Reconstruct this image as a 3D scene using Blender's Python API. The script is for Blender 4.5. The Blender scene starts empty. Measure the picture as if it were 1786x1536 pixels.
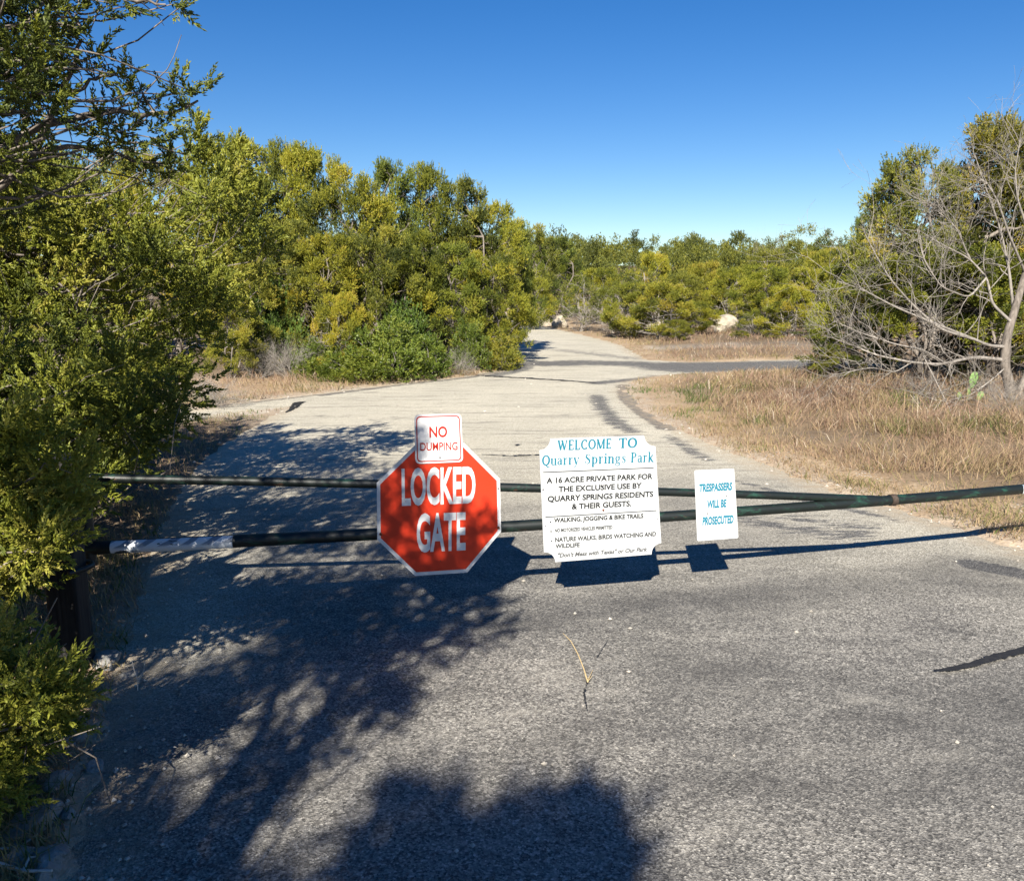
import bpy, bmesh, math, random
import numpy as np
from mathutils import Vector, Matrix

SC = bpy.context.scene
COL = SC.collection
# ------------------------------------------------------------------ camera, sky, sun, exposure
CAM_H = 1.7
PITCH = math.radians(10.3)
FPX = 1420.0                       # focal length in photograph pixels (1786 wide)
cam_d = bpy.data.cameras.new('camera')
cam = bpy.data.objects.new('camera', cam_d)
COL.objects.link(cam)
cam.location = (0, 0, CAM_H)
cam.rotation_euler = (math.radians(90) - PITCH, 0, 0)
cam_d.sensor_fit = 'HORIZONTAL'
cam_d.sensor_width = 36.0
cam_d.lens = 36.0 * FPX / 1786.0
cam_d.clip_start = 0.05
cam_d.clip_end = 5000
SC.camera = cam
SC.render.resolution_x, SC.render.resolution_y = 1024, 880

SUN_EL, SUN_AZ = math.radians(35.6), math.radians(10.6)   # azimuth the shadows run to, from +Y towards +X
world = bpy.data.worlds.new('World')
SC.world = world
world.use_nodes = True
wn = world.node_tree.nodes
sky = wn.new('ShaderNodeTexSky')
sky.sky_type = 'NISHITA'
sky.sun_disc = False
sky.sun_elevation = SUN_EL
sky.sun_rotation = math.radians(180) + SUN_AZ
sky.altitude = 300
sky.air_density = 1.0
sky.dust_density = 0.0
sky.ozone_density = 3.0
bg = wn['Background']
bg.inputs['Strength'].default_value = 0.05
hs = wn.new('ShaderNodeHueSaturation')
hs.inputs['Saturation'].default_value = 1.38
hs.inputs['Hue'].default_value = 0.511
world.node_tree.links.new(sky.outputs[0], hs.inputs['Color'])
world.node_tree.links.new(hs.outputs[0], bg.inputs[0])

sun_d = bpy.data.lights.new('sun', 'SUN')
sun_d.energy = 5.0
sun_d.angle = math.radians(0.53)
sun_d.color = (1.0, 0.93, 0.82)
sun = bpy.data.objects.new('sun', sun_d)
COL.objects.link(sun)
SDIR = Vector((math.cos(SUN_EL) * math.sin(SUN_AZ), math.cos(SUN_EL) * math.cos(SUN_AZ), -math.sin(SUN_EL)))
sun.rotation_euler = SDIR.to_track_quat('-Z', 'Y').to_euler()
sun.location = (-6, -30, 25)

SC.view_settings.view_transform = 'Standard'
SC.view_settings.look = 'None'
SC.view_settings.exposure = 1.25
SC.view_settings.gamma = 1.0
SC.cycles.max_bounces = 6
SC.cycles.diffuse_bounces = 3
SC.cycles.transparent_max_bounces = 4

# ------------------------------------------------------------------ helpers
cp, sp = math.cos(PITCH), math.sin(PITCH)


def ray(px, py):
    x, y = (px - 893) / FPX, -(py - 768) / FPX
    return np.array([x, cp + y * sp, -sp + y * cp])


def P(px, py, z=0.0):
    """point at height z seen at that place of the photograph"""
    d = ray(px, py)
    return np.array([0, 0, CAM_H]) + d * ((z - CAM_H) / d[2])


def PD(px, py, D):
    """point at horizontal distance D (along +Y)"""
    d = ray(px, py)
    return np.array([0, 0, CAM_H]) + d * (D / d[1])


def smooth(a, b, x):
    t = np.clip((np.asarray(x, float) - a) / (b - a), 0, 1)
    return t * t * (3 - 2 * t)


def vnoise(x, y, seed=0):
    x, y = np.asarray(x, float), np.asarray(y, float)
    xi, yi = np.floor(x).astype(np.int64), np.floor(y).astype(np.int64)
    fx, fy = x - xi, y - yi
    fx, fy = fx * fx * (3 - 2 * fx), fy * fy * (3 - 2 * fy)

    def h(i, j):
        n = (i * 374761393 + j * 668265263 + seed * 1442695041) & 0xffffffff
        n = ((n ^ (n >> 13)) * 1274126177) & 0xffffffff
        return ((n ^ (n >> 16)) & 0xffff) / 65535.0
    return (h(xi, yi) * (1 - fx) + h(xi + 1, yi) * fx) * (1 - fy) + (h(xi, yi + 1) * (1 - fx) + h(xi + 1, yi + 1) * fx) * fy


def fbm(x, y, seed=0, o=4):
    s, a, t = 0, 1.0, 0
    for k in range(o):
        s = s + a * vnoise(x * 2 ** k, y * 2 ** k, seed + k)
        t += a
        a *= 0.5
    return s / t


def mesh_np(name, verts, faces, mats=(), attrs=None, vattrs=None, smooth_shade=False):
    """faces: list of integer arrays (n,k)"""
    me = bpy.data.meshes.new(name)
    verts = np.asarray(verts, np.float32)
    me.vertices.add(len(verts))
    me.vertices.foreach_set('co', verts.ravel())
    faces = [np.asarray(f, np.int32) for f in faces if len(f)]
    nl = sum(f.size for f in faces)
    npoly = sum(len(f) for f in faces)
    me.loops.add(nl)
    me.loops.foreach_set('vertex_index', np.concatenate([f.ravel() for f in faces]))
    me.polygons.add(npoly)
    tot = np.concatenate([np.full(len(f), f.shape[1], np.int32) for f in faces])
    start = np.concatenate([[0], np.cumsum(tot)[:-1]]).astype(np.int32)
    me.polygons.foreach_set('loop_start', start)
    me.polygons.foreach_set('loop_total', tot)
    me.polygons.foreach_set('use_smooth', np.full(npoly, bool(smooth_shade)))
    me.update(calc_edges=True)
    for k, v in (attrs or {}).items():
        me.attributes.new(k, 'FLOAT', 'FACE').data.foreach_set('value', np.asarray(v, np.float32))
    for k, v in (vattrs or {}).items():
        me.attributes.new(k, 'FLOAT', 'POINT').data.foreach_set('value', np.asarray(v, np.float32))
    for m in mats:
        me.materials.append(m)
    return me


def link(name, me, parent=None):
    o = bpy.data.objects.new(name, me)
    COL.objects.link(o)
    if parent is not None:
        o.parent = parent
    return o


def tag(o, label=None, cat=None, group=None, kind=None):
    if label:
        o['label'] = label
    if cat:
        o['category'] = cat
    if group:
        o['group'] = group
    if kind:
        o['kind'] = kind
    return o


def empty(name, loc, rz=0.0, label=None, cat=None, group=None):
    o = bpy.data.objects.new(name, None)
    COL.objects.link(o)
    o.location = loc
    o.rotation_euler = (0, 0, rz)
    o.empty_display_size = 0.2
    return tag(o, label, cat, group)


class MB:
    """collects polygons for one mesh"""
    def __init__(self):
        self.v, self.f, self.n = [], {}, 0

    def add(self, verts, *faces):
        verts = np.asarray(verts, float).reshape(-1, 3)
        self.v.append(verts)
        for f in faces:
            f = np.asarray(f, int)
            if f.size:
                self.f.setdefault(f.shape[1], []).append(f + self.n)
        self.n += len(verts)

    def tube(self, pts, rad, sides=6, cap=True, twist=None):
        pts = np.asarray(pts, float)
        n = len(pts)
        rad = np.broadcast_to(np.asarray(rad, float), (n,))
        t = np.gradient(pts, axis=0)
        t /= np.linalg.norm(t, axis=1)[:, None] + 1e-9
        up = np.array([0, 0, 1.0]) if abs(t[0][2]) < 0.9 else np.array([1.0, 0, 0])
        u = np.cross(t, up)
        u /= np.linalg.norm(u, axis=1)[:, None] + 1e-9
        w = np.cross(u, t)
        a = np.arange(sides) * 2 * math.pi / sides
        ring = pts[:, None, :] + rad[:, None, None] * (np.cos(a)[None, :, None] * u[:, None, :] + np.sin(a)[None, :, None] * w[:, None, :])
        i = np.arange(n - 1)[:, None] * sides
        j = np.arange(sides)[None, :]
        j2 = (j + 1) % sides
        q = np.stack([i + j, i + j2, i + sides + j2, i + sides + j], -1).reshape(-1, 4)
        self.add(ring.reshape(-1, 3), q)
        if cap and sides > 2:
            self.add(ring[0], np.arange(sides)[None, ::-1])
            self.add(ring[-1], np.arange(sides)[None, :])

    def prism(self, poly, y0, y1):
        """outline (x,z) extruded from y0 to y1"""
        poly = np.asarray(poly, float)
        n = len(poly)
        a = np.stack([poly[:, 0], np.full(n, y0), poly[:, 1]], 1)
        b = np.stack([poly[:, 0], np.full(n, y1), poly[:, 1]], 1)
        i = np.arange(n)
        j = (i + 1) % n
        self.add(np.vstack([a, b]), np.stack([i, j, j + n, i + n], 1), i[None, :], (i[::-1] + n)[None, :])

    def build(self, name, mats, smooth_shade=False, **k):
        fs = [np.vstack(x) for x in self.f.values()]
        return mesh_np(name, np.vstack(self.v), fs, mats if isinstance(mats, (list, tuple)) else (mats,), smooth_shade=smooth_shade, **k)


# ------------------------------------------------------------------ materials
class N:
    def __init__(self, name):
        self.m = bpy.data.materials.new(name)
        self.m.use_nodes = True
        self.t = self.m.node_tree
        self.b = self.t.nodes['Principled BSDF']
        self.b.inputs['Specular IOR Level'].default_value = 0.25

    def n(self, kind, **props):
        x = self.t.nodes.new('ShaderNode' + kind)
        for k, v in props.items():
            setattr(x, k, v)
        return x

    def l(self, a, b):
        self.t.links.new(a, b)

    def put(self, node, key, v):
        s = node.inputs[key]
        if hasattr(v, 'links'):
            self.l(v, s)
        else:
            if isinstance(v, (tuple, list)) and len(v) == 3 and s.type == 'RGBA':
                v = (*v, 1)
            s.default_value = v

    def coord(self, which='Object'):
        return self.n('TexCoord').outputs[which]

    def pos(self):
        return self.n('NewGeometry').outputs['Position']

    def noise(self, vec, scale, detail=4, rough=0.55, dist=0.0):
        x = self.n('TexNoise')
        self.l(vec, x.inputs['Vector'])
        x.inputs['Scale'].default_value = scale
        x.inputs['Detail'].default_value = detail
        x.inputs['Roughness'].default_value = rough
        x.inputs['Distortion'].default_value = dist
        return x.outputs['Fac']

    def voro(self, vec, scale, feature='F1'):
        x = self.n('TexVoronoi', feature=feature)
        self.l(vec, x.inputs['Vector'])
        x.inputs['Scale'].default_value = scale
        return x

    def mapping(self, vec, scale=(1, 1, 1), rot=(0, 0, 0), loc=(0, 0, 0)):
        x = self.n('Mapping')
        self.l(vec, x.inputs['Vector'])
        x.inputs['Scale'].default_value = scale
        x.inputs['Rotation'].default_value = rot
        x.inputs['Location'].default_value = loc
        return x.outputs[0]

    def ramp(self, fac, stops, interp='LINEAR'):
        x = self.n('ValToRGB')
        x.color_ramp.interpolation = interp
        e = x.color_ramp.elements
        while len(e) > 1:
            e.remove(e[-1])
        e[0].position = stops[0][0]
        c = stops[0][1]
        e[0].color = (c, c, c, 1) if isinstance(c, (int, float)) else (*c, 1)
        for p, c in stops[1:]:
            k = e.new(p)
            k.color = (c, c, c, 1) if isinstance(c, (int, float)) else (*c, 1)
        self.l(fac, x.inputs['Fac']) if hasattr(fac, 'links') else None
        return x.outputs['Color']

    def math(self, op, a, b=0.0, clamp=False):
        x = self.n('Math', operation=op, use_clamp=clamp)
        self.put(x, 0, a)
        self.put(x, 1, b)
        return x.outputs[0]

    def mix(self, fac, a, b, mode='MIX'):
        x = self.n('MixRGB', blend_type=mode)
        self.put(x, 0, fac)
        self.put(x, 1, a)
        self.put(x, 2, b)
        return x.outputs[0]

    def attr(self, name):
        x = self.n('Attribute', attribute_name=name)
        return x.outputs['Fac']

    def objcol(self):
        return self.n('ObjectInfo').outputs['Color']

    def bump(self, h, strength=0.5, dist=0.01):
        x = self.n('Bump')
        x.inputs['Strength'].default_value = strength
        x.inputs['Distance'].default_value = dist
        self.l(h, x.inputs['Height'])
        self.l(x.outputs[0], self.b.inputs['Normal'])

    def base(self, c, rough=0.8):
        self.put(self.b, 'Base Color', c)
        self.put(self.b, 'Roughness', rough)
        return self.m


def m_foliage(name, stops, trans=0.25, rough=0.55):
    s = N(name)
    col = s.ramp(s.attr('tint'), stops)
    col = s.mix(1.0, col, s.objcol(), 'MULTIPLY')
    s.base(col, rough)
    s.b.inputs['Specular IOR Level'].default_value = 0.3
    tr = s.n('BsdfTranslucent')
    s.put(tr, 'Color', s.mix(1.0, col, (1.2, 1.25, 0.6), 'MULTIPLY'))
    mx = s.n('MixShader')
    mx.inputs[0].default_value = trans
    s.l(s.b.outputs[0], mx.inputs[1])
    s.l(tr.outputs[0], mx.inputs[2])
    s.l(mx.outputs[0], s.t.nodes['Material Output'].inputs['Surface'])
    return s.m


def m_bark(name, dark, light):
    s = N(name)
    p = s.coord()
    n1 = s.noise(s.mapping(p, (9, 9, 2.0)), 3.0, 5, 0.65)
    n2 = s.noise(p, 1.7, 3)
    c = s.ramp(n1, [(0.3, dark), (0.62, light)])
    c = s.mix(s.ramp(n2, [(0.35, 0.0), (0.7, 0.55)]), c, tuple(x * 0.55 for x in dark))
    s.bump(n1, 0.6, 0.01)
    return s.base(c, 0.9)


M = {}
M['juniper'] = m_foliage('juniper_foliage', [(0.0, (0.03, 0.045, 0.012)), (0.3, (0.085, 0.10, 0.02)), (0.6, (0.205, 0.21, 0.03)), (0.82, (0.30, 0.28, 0.036)), (1.0, (0.34, 0.27, 0.05))])
M['juniper_near'] = m_foliage('juniper_near_foliage', [(0.0, (0.03, 0.050, 0.014)), (0.4, (0.115, 0.14, 0.022)), (0.7, (0.25, 0.265, 0.032)), (1.0, (0.34, 0.31, 0.06))])
M['broadleaf'] = m_foliage('broadleaf_foliage', [(0.0, (0.035, 0.06, 0.015)), (0.5, (0.125, 0.17, 0.028)), (1.0, (0.24, 0.26, 0.045))], 0.3, 0.42)
M['bark'] = m_bark('juniper_bark', (0.07, 0.058, 0.047), (0.27, 0.235, 0.20))
M['grey_bark'] = m_bark('grey_bark', (0.17, 0.15, 0.13), (0.42, 0.385, 0.34))
M['dark_bark'] = m_bark('dark_bark', (0.06, 0.05, 0.042), (0.2, 0.17, 0.14))


def m_grass():
    s = N('dry_grass_blades')
    c = s.ramp(s.attr('tint'), [(0.0, (0.06, 0.11, 0.022)), (0.22, (0.14, 0.155, 0.045)), (0.36, (0.30, 0.235, 0.115)), (0.55, (0.385, 0.275, 0.175)), (0.72, (0.23, 0.142, 0.10)), (0.86, (0.31, 0.21, 0.15)), (1.0, (0.60, 0.52, 0.40))])
    s.base(c, 0.7)
    tr = s.n('BsdfTranslucent')
    s.put(tr, 'Color', c)
    mx = s.n('MixShader')
    mx.inputs[0].default_value = 0.25
    s.l(s.b.outputs[0], mx.inputs[1])
    s.l(tr.outputs[0], mx.inputs[2])
    s.l(mx.outputs[0], s.t.nodes['Material Output'].inputs['Surface'])
    return s.m


M['grass'] = m_grass()


def m_ground():
    s = N('earth_verge')
    p = s.pos()
    n1 = s.noise(p, 0.9, 5, 0.6)
    n2 = s.noise(p, 14.0, 4, 0.65)
    c = s.ramp(n1, [(0.3, (0.20, 0.14, 0.085)), (0.52, (0.34, 0.25, 0.155)), (0.7, (0.43, 0.34, 0.23))])
    c = s.mix(s.ramp(n2, [(0.35, 0.0), (0.65, 0.7)]), c, (0.24, 0.165, 0.10))
    v = s.voro(p, 26.0)
    peb = s.math('MULTIPLY', s.ramp(v.outputs['Distance'], [(0.22, 1.0), (0.34, 0.0)]), s.ramp(s.noise(p, 2.2, 3), [(0.5, 0.0), (0.62, 1.0)]))
    c = s.mix(peb, c, (0.52, 0.47, 0.40))
    g = s.attr('gravel')
    vg = s.voro(p, 34.0)
    gc = s.ramp(s.n('SeparateColor') and vg.outputs['Distance'], [(0.0, (0.62, 0.57, 0.49)), (0.5, (0.42, 0.37, 0.30))])
    c = s.mix(s.math('MULTIPLY', g, s.ramp(s.noise(p, 3.0, 4), [(0.32, 0.15), (0.5, 1.0)])), c, gc)
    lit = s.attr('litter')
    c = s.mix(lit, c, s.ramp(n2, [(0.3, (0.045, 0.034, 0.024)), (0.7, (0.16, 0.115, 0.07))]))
    s.bump(s.math('ADD', n2, s.math('MULTIPLY', peb, 0.5)), 0.8, 0.03)
    return s.base(c, 0.95)


def m_road():
    s = N('worn_chip_seal')
    p = s.pos()
    v = s.voro(p, 150.0)                       # about one centimetre aggregate
    sep = s.n('SeparateColor')
    s.l(v.outputs['Color'], sep.inputs[0])
    chip = sep.outputs[0]
    v2 = s.voro(p, 84.0)
    sep2 = s.n('SeparateColor')
    s.l(v2.outputs['Color'], sep2.inputs[0])
    chip2 = sep2.outputs[1]
    near = s.ramp(chip, [(0.0, (0.03, 0.029, 0.027)), (0.22, (0.085, 0.08, 0.072)), (0.6, (0.20, 0.19, 0.17)), (0.88, (0.34, 0.325, 0.29)), (1.0, (0.58, 0.55, 0.48))])
    near = s.mix(0.35, near, s.ramp(chip2, [(0.0, (0.03, 0.03, 0.028)), (0.6, (0.17, 0.16, 0.145)), (1.0, (0.5, 0.47, 0.41))]))
    far = s.ramp(chip, [(0.0, (0.20, 0.185, 0.145)), (0.25, (0.42, 0.385, 0.30)), (0.7, (0.56, 0.52, 0.41)), (1.0, (0.68, 0.64, 0.53))])
    wear = s.attr('wear')
    c = s.mix(wear, near, far)
    big = s.noise(p, 0.55, 5, 0.6)
    c = s.mix(s.math('MULTIPLY', s.ramp(big, [(0.36, 0.42), (0.6, 0.0)]), s.math('SUBTRACT', 1.0, s.math('MULTIPLY', wear, 0.75))), c, (0.07, 0.07, 0.068))
    str_ = s.noise(s.mapping(p, (0.30, 2.2, 1), (0, 0, -0.12)), 2.3, 8, 0.8, 0.6)       # worn streaks across the lane
    stmask = s.math('MULTIPLY', s.ramp(str_, [(0.525, 0.0), (0.62, 0.8)]), wear)
    c = s.mix(stmask, c, (0.16, 0.15, 0.13))
    mott = s.noise(s.mapping(p, (0.8, 2.0, 1), (0, 0, -0.2)), 2.2, 6, 0.72, 0.3)
    c = s.mix(s.math('MULTIPLY', s.ramp(mott, [(0.50, 0.0), (0.68, 0.5)]), s.math('SUBTRACT', 1.0, wear)), c, (0.055, 0.053, 0.051))
    c = s.mix(s.math('MULTIPLY', s.ramp(mott, [(0.30, 0.35), (0.46, 0.0)]), s.math('SUBTRACT', 1.0, wear)), c, (0.40, 0.375, 0.32))
    tar = s.math('ADD', s.attr('tar'), s.math('MULTIPLY', s.math('SUBTRACT', s.noise(s.mapping(p, (0.7, 2.4, 1)), 5.0, 9, 0.82), 0.5), 1.9))
    tm = s.ramp(tar, [(0.5, 0.0), (0.6, 0.92)])
    tarcol = s.ramp(chip, [(0.0, (0.03, 0.03, 0.032)), (0.7, (0.10, 0.10, 0.10)), (1.0, (0.24, 0.23, 0.21))])
    c = s.mix(tm, c, tarcol)
    soft = s.attr('dark_band')
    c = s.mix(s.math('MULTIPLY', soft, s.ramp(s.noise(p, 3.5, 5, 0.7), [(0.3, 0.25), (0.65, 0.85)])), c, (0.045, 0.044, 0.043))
    dust = s.attr('dust')
    c = s.mix(s.math('MULTIPLY', dust, s.ramp(s.noise(p, 9.0, 4, 0.7), [(0.35, 0.1), (0.6, 0.8)])), c, (0.36, 0.29, 0.20))
    s.bump(s.math('ADD', v.outputs['Distance'], chip), 0.55, 0.006)
    return s.base(c, 0.85)


M['ground'] = m_ground()
M['road'] = m_road()


def m_plain(name, col, rough=0.6, spec=0.25, grime=0.0, gcol=(0.2, 0.16, 0.12), gscale=6.0, metal=0.0):
    s = N(name)
    p = s.coord()
    c = col
    if grime:
        n = s.noise(p, gscale, 6, 0.7)
        c = s.mix(s.ramp(n, [(0.5, 0.0), (0.75, grime)]), col, gcol)
        s.put(s.b, 'Roughness', s.ramp(n, [(0.3, rough), (0.8, min(1, rough + 0.25))]))
        s.put(s.b, 'Base Color', c)
    else:
        s.base(c, rough)
    s.b.inputs['Specular IOR Level'].default_value = spec
    s.b.inputs['Metallic'].default_value = metal
    return s.m


def m_chipped(name, col, under, amount, scale, rough=0.45):
    s = N(name)
    p = s.coord()
    n = s.noise(p, scale, 6, 0.75)
    mk = s.ramp(n, [(amount, 0.0), (amount + 0.03, 1.0)])
    s.base(s.mix(mk, s.mix(s.ramp(s.noise(p, scale * 0.3, 4), [(0.4, 0.0), (0.7, 0.35)]), col, tuple(x * 0.7 for x in col)), under), rough)
    s.bump(s.math('SUBTRACT', 1.0, mk), 0.25, 0.001)
    return s.m


M['red'] = m_plain('faded_red_sheeting', (0.56, 0.032, 0.008), 0.42, 0.3, 0.35, (0.32, 0.02, 0.008), 5)
M['white_sheet'] = m_plain('white_sheeting', (0.56, 0.56, 0.56), 0.45, 0.2, 0.18, (0.55, 0.55, 0.54), 14)
M['white_letter'] = m_chipped('worn_white_lettering', (0.66, 0.66, 0.655), (0.42, 0.05, 0.025), 0.66, 34)
M['dump_red'] = m_chipped('faded_red_lettering', (0.36, 0.022, 0.012), (0.72, 0.66, 0.64), 0.73, 40)
M['white_board'] = m_plain('white_painted_board', (0.46, 0.475, 0.48), 0.55, 0.2, 0.14, (0.42, 0.42, 0.40), 5)
M['teal'] = m_chipped('faded_teal_lettering', (0.010, 0.155, 0.225), (0.3, 0.46, 0.5), 0.72, 60)
M['teal_deep'] = m_chipped('teal_lettering', (0.008, 0.16, 0.24), (0.2, 0.4, 0.46), 0.74, 60)
M['black_ink'] = m_chipped('black_lettering', (0.010, 0.011, 0.012), (0.3, 0.31, 0.32), 0.74, 70)
M['grey_ink'] = m_chipped('faded_grey_lettering', (0.03, 0.032, 0.034), (0.3, 0.3, 0.3), 0.69, 70)
M['pale_ink'] = m_chipped('pale_grey_lettering', (0.09, 0.092, 0.095), (0.4, 0.4, 0.4), 0.68, 70)
M['bolt'] = m_plain('galvanised_bolt', (0.33, 0.33, 0.33), 0.45, 0.4, 0.4, (0.16, 0.12, 0.09), 90, 0.6)
M['rust_bolt'] = m_plain('rusted_bolt', (0.16, 0.05, 0.025), 0.8, 0.2, 0.6, (0.05, 0.025, 0.018), 90)
M['alu'] = m_plain('bare_aluminium_back', (0.5, 0.5, 0.5), 0.4, 0.4, 0.3, (0.35, 0.35, 0.35), 8, 0.7)


def m_pipe():
    s = N('chipped_dark_green_paint')
    p = s.coord()
    q = s.mapping(p, (1.6, 5, 5))
    n = s.noise(q, 5.0, 7, 0.75, 0.4)
    n2 = s.noise(s.mapping(p, (0.8, 4, 4), (0, 0, 0), (3, 1, 0)), 6.0, 6, 0.75)
    c = s.mix(s.ramp(n, [(0.53, 0.0), (0.66, 0.9)]), (0.0045, 0.008, 0.007), (0.012, 0.055, 0.035))
    c = s.mix(s.ramp(n, [(0.70, 0.0), (0.75, 0.6)]), c, (0.09, 0.15, 0.11))
    c = s.mix(s.ramp(n2, [(0.62, 0.0), (0.68, 0.85)]), c, (0.075, 0.035, 0.02))
    s.bump(n, 0.25, 0.002)
    s.base(c, 0.5)
    s.b.inputs['Specular IOR Level'].default_value = 0.5
    return s.m


M['pipe'] = m_pipe()


def m_tape():
    s = N('peeling_reflective_tape')
    p = s.coord()
    xyz = s.n('SeparateXYZ')
    s.l(p, xyz.inputs[0])
    w = s.n('TexWave', wave_type='BANDS', bands_direction='DIAGONAL')
    s.l(s.mapping(p, (1, 0.0, -1.6)), w.inputs['Vector'])
    w.inputs['Scale'].default_value = 6.5
    w.inputs['Distortion'].default_value = 2.2
    w.inputs['Detail'].default_value = 4
    n = s.noise(s.mapping(p, (1, 3, 3)), 9.0, 6, 0.75)
    upper = s.ramp(s.math('ADD', xyz.outputs[2], s.math('MULTIPLY', n, 0.02)), [(0.497, 0.0), (0.509, 1.0)])
    c = s.mix(s.math('MULTIPLY', upper, s.ramp(w.outputs['Fac'], [(0.52, 0.0), (0.66, 0.85)])), (0.62, 0.65, 0.68), (0.14, 0.17, 0.22))
    low = s.ramp(s.math('SUBTRACT', n, s.math('MULTIPLY', s.math('SUBTRACT', xyz.outputs[2], 0.462), 6.0)), [(0.52, 0.0), (0.55, 1.0)])
    c = s.mix(low, c, (0.012, 0.018, 0.016))
    c = s.mix(s.ramp(n, [(0.60, 0.0), (0.63, 1.0)]), c, (0.05, 0.06, 0.06))
    s.base(c, 0.35)
    return s.m


M['tape'] = m_tape()


def m_post():
    s = N('black_weathered_post')
    p = s.coord()
    n = s.noise(s.mapping(p, (30, 30, 1.2)), 2.0, 5, 0.6)
    s.bump(n, 0.5, 0.004)
    return s.base(s.ramp(n, [(0.35, (0.008, 0.008, 0.009)), (0.7, (0.04, 0.038, 0.036))]), 0.7)


M['post'] = m_post()


def m_rock():
    s = N('limestone')
    p = s.coord()
    n = s.noise(p, 3.2, 7, 0.65)
    n2 = s.noise(p, 16.0, 5, 0.7)
    c = s.ramp(n, [(0.3, (0.22, 0.205, 0.18)), (0.5, (0.42, 0.385, 0.33)), (0.68, (0.58, 0.545, 0.48))])
    c = s.mix(s.ramp(n2, [(0.55, 0.0), (0.7, 0.6)]), c, (0.16, 0.15, 0.135))
    s.bump(s.math('ADD', n, s.math('MULTIPLY', n2, 0.4)), 0.9, 0.05)
    return s.base(s.mix(1.0, c, s.objcol(), 'MULTIPLY'), 0.92)


M['rock'] = m_rock()
M['cactus'] = m_plain('prickly_pear_skin', (0.15, 0.25, 0.08), 0.6, 0.25, 0.5, (0.34, 0.34, 0.2), 22)
M['tarseal'] = m_plain('crack_seal_tar', (0.016, 0.016, 0.017), 0.6, 0.35, 0.5, (0.04, 0.04, 0.04), 30)
M['twig'] = m_plain('bleached_twig', (0.52, 0.48, 0.43), 0.85, 0.15, 0.5, (0.3, 0.27, 0.23), 20)
M['straw'] = m_plain('straw', (0.55, 0.42, 0.22), 0.8, 0.15)

# ------------------------------------------------------------------ ground and road
road_px_right = [(1690, 930), (1560, 890), (1440, 855), (1330, 815), (1230, 775), (1150, 735), (1105, 705), (1085, 682), (1094, 667), (1135, 657), (1200, 651), (1300, 647), (1400, 645), (1520, 646)]
road_px_island = [(1520, 628), (1390, 627), (1300, 630), (1200, 632), (1130, 628), (1100, 616), (1083, 603), (1040, 590), (985, 577), (940, 568), (905, 564)]
road_px_left = [(872, 567), (868, 590), (872, 612), (892, 627), (880, 645), (820, 656), (700, 669), (560, 686), (430, 701), (330, 718), (240, 735)]
road_px_near = [(240, 752), (330, 733), (430, 718), (505, 711), (440, 747), (370, 795), (330, 840), (300, 900), (270, 1000), (225, 1170), (190, 1290), (120, 1536)]
outline = [(9.0, -12.0), (6.9, -6.0), (5.0, 0.0), (3.95, 3.4)]
outline += [tuple(P(*a)[:2]) for a in road_px_right + road_px_island]
outline += [(-1.0, 62.0), (-6.0, 75.0), (-9.0, 74.0), (-4.0, 60.0)]
outline += [tuple(P(*a)[:2]) for a in road_px_left + road_px_near]
outline += [(-1.25, 0.6), (-1.5, -3.0), (-2.0, -8.0), (-2.5, -12.0)]
RP = np.array(outline)


def road_sd(x, y):
    """signed distance to the road's outline, negative on the road"""
    x, y = np.asarray(x, float).ravel(), np.asarray(y, float).ravel()
    best = np.full(x.shape, 1e9)
    inside = np.zeros(x.shape, bool)
    A, B = RP, np.roll(RP, -1, 0)
    for (ax, ay), (bx, by) in zip(A, B):
        dx, dy = bx - ax, by - ay
        t = np.clip(((x - ax) * dx + (y - ay) * dy) / (dx * dx + dy * dy), 0, 1)
        best = np.minimum(best, (x - ax - t * dx) ** 2 + (y - ay - t * dy) ** 2)
        c = (ay > y) != (by > y)
        xi = ax + (y - ay) * dx / (dy if abs(dy) > 1e-9 else 1e-9)
        inside ^= c & (x < xi)
    d = np.sqrt(best)
    return np.where(inside, -d, d)


def hill(x, y):
    r = np.hypot(x, y)
    ang = np.arctan2(x, np.maximum(y, 0.1))
    h = 5.7 * smooth(44, 135, r) * smooth(-5, 30, y)
    return h * (1.06 - 0.22 * smooth(-0.1, 0.5, ang)) - 20 * smooth(150, 700, r)


def gz(x, y, sd=None):
    x, y = np.asarray(x, float), np.asarray(y, float)
    if sd is None:
        sd = road_sd(x, y).reshape(x.shape)
    r = np.hypot(x, y)
    j = (fbm(x * 11, y * 11, 4) - 0.5) * 0.20 + (fbm(x * 5, y * 5, 3) - 0.5) * 0.2 + (fbm(x * 1.1, y * 1.1, 8) - 0.5) * 0.25
    e = sd + j * np.clip(0.4 + r / 25, 0.4, 1.4)
    z = -0.035 + 0.055 * smooth(-0.12, 0.16, e)
    z = z + 0.16 * smooth(0.4, 5.0, sd) + (fbm(x * 2.2, y * 2.2, 5) - 0.5) * 0.10 * smooth(0.1, 0.8, sd)
    return z + hill(x, y)


def gpoint(x, y):
    return float(gz(np.array([x]), np.array([y]))[0])


def polar(r0, r1, ratio, fine_deg, half=37):
    n = int(math.log(r1 / r0) / math.log(ratio))
    r = r0 * ratio ** np.arange(n + 1)
    a = np.concatenate([np.arange(-half, half, fine_deg), np.arange(half, 360 - half, 3.0)])
    a = np.radians(a)
    R, A = np.meshgrid(r, a, indexing='ij')
    nr, na = R.shape
    i = np.arange(nr - 1)[:, None] * na
    j = np.arange(na)[None, :]
    j2 = (j + 1) % na
    q = np.stack([i + j, i + na + j, i + na + j2, i + j2], -1).reshape(-1, 4)
    return (R * np.sin(A)).ravel(), (R * np.cos(A)).ravel(), q


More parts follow.
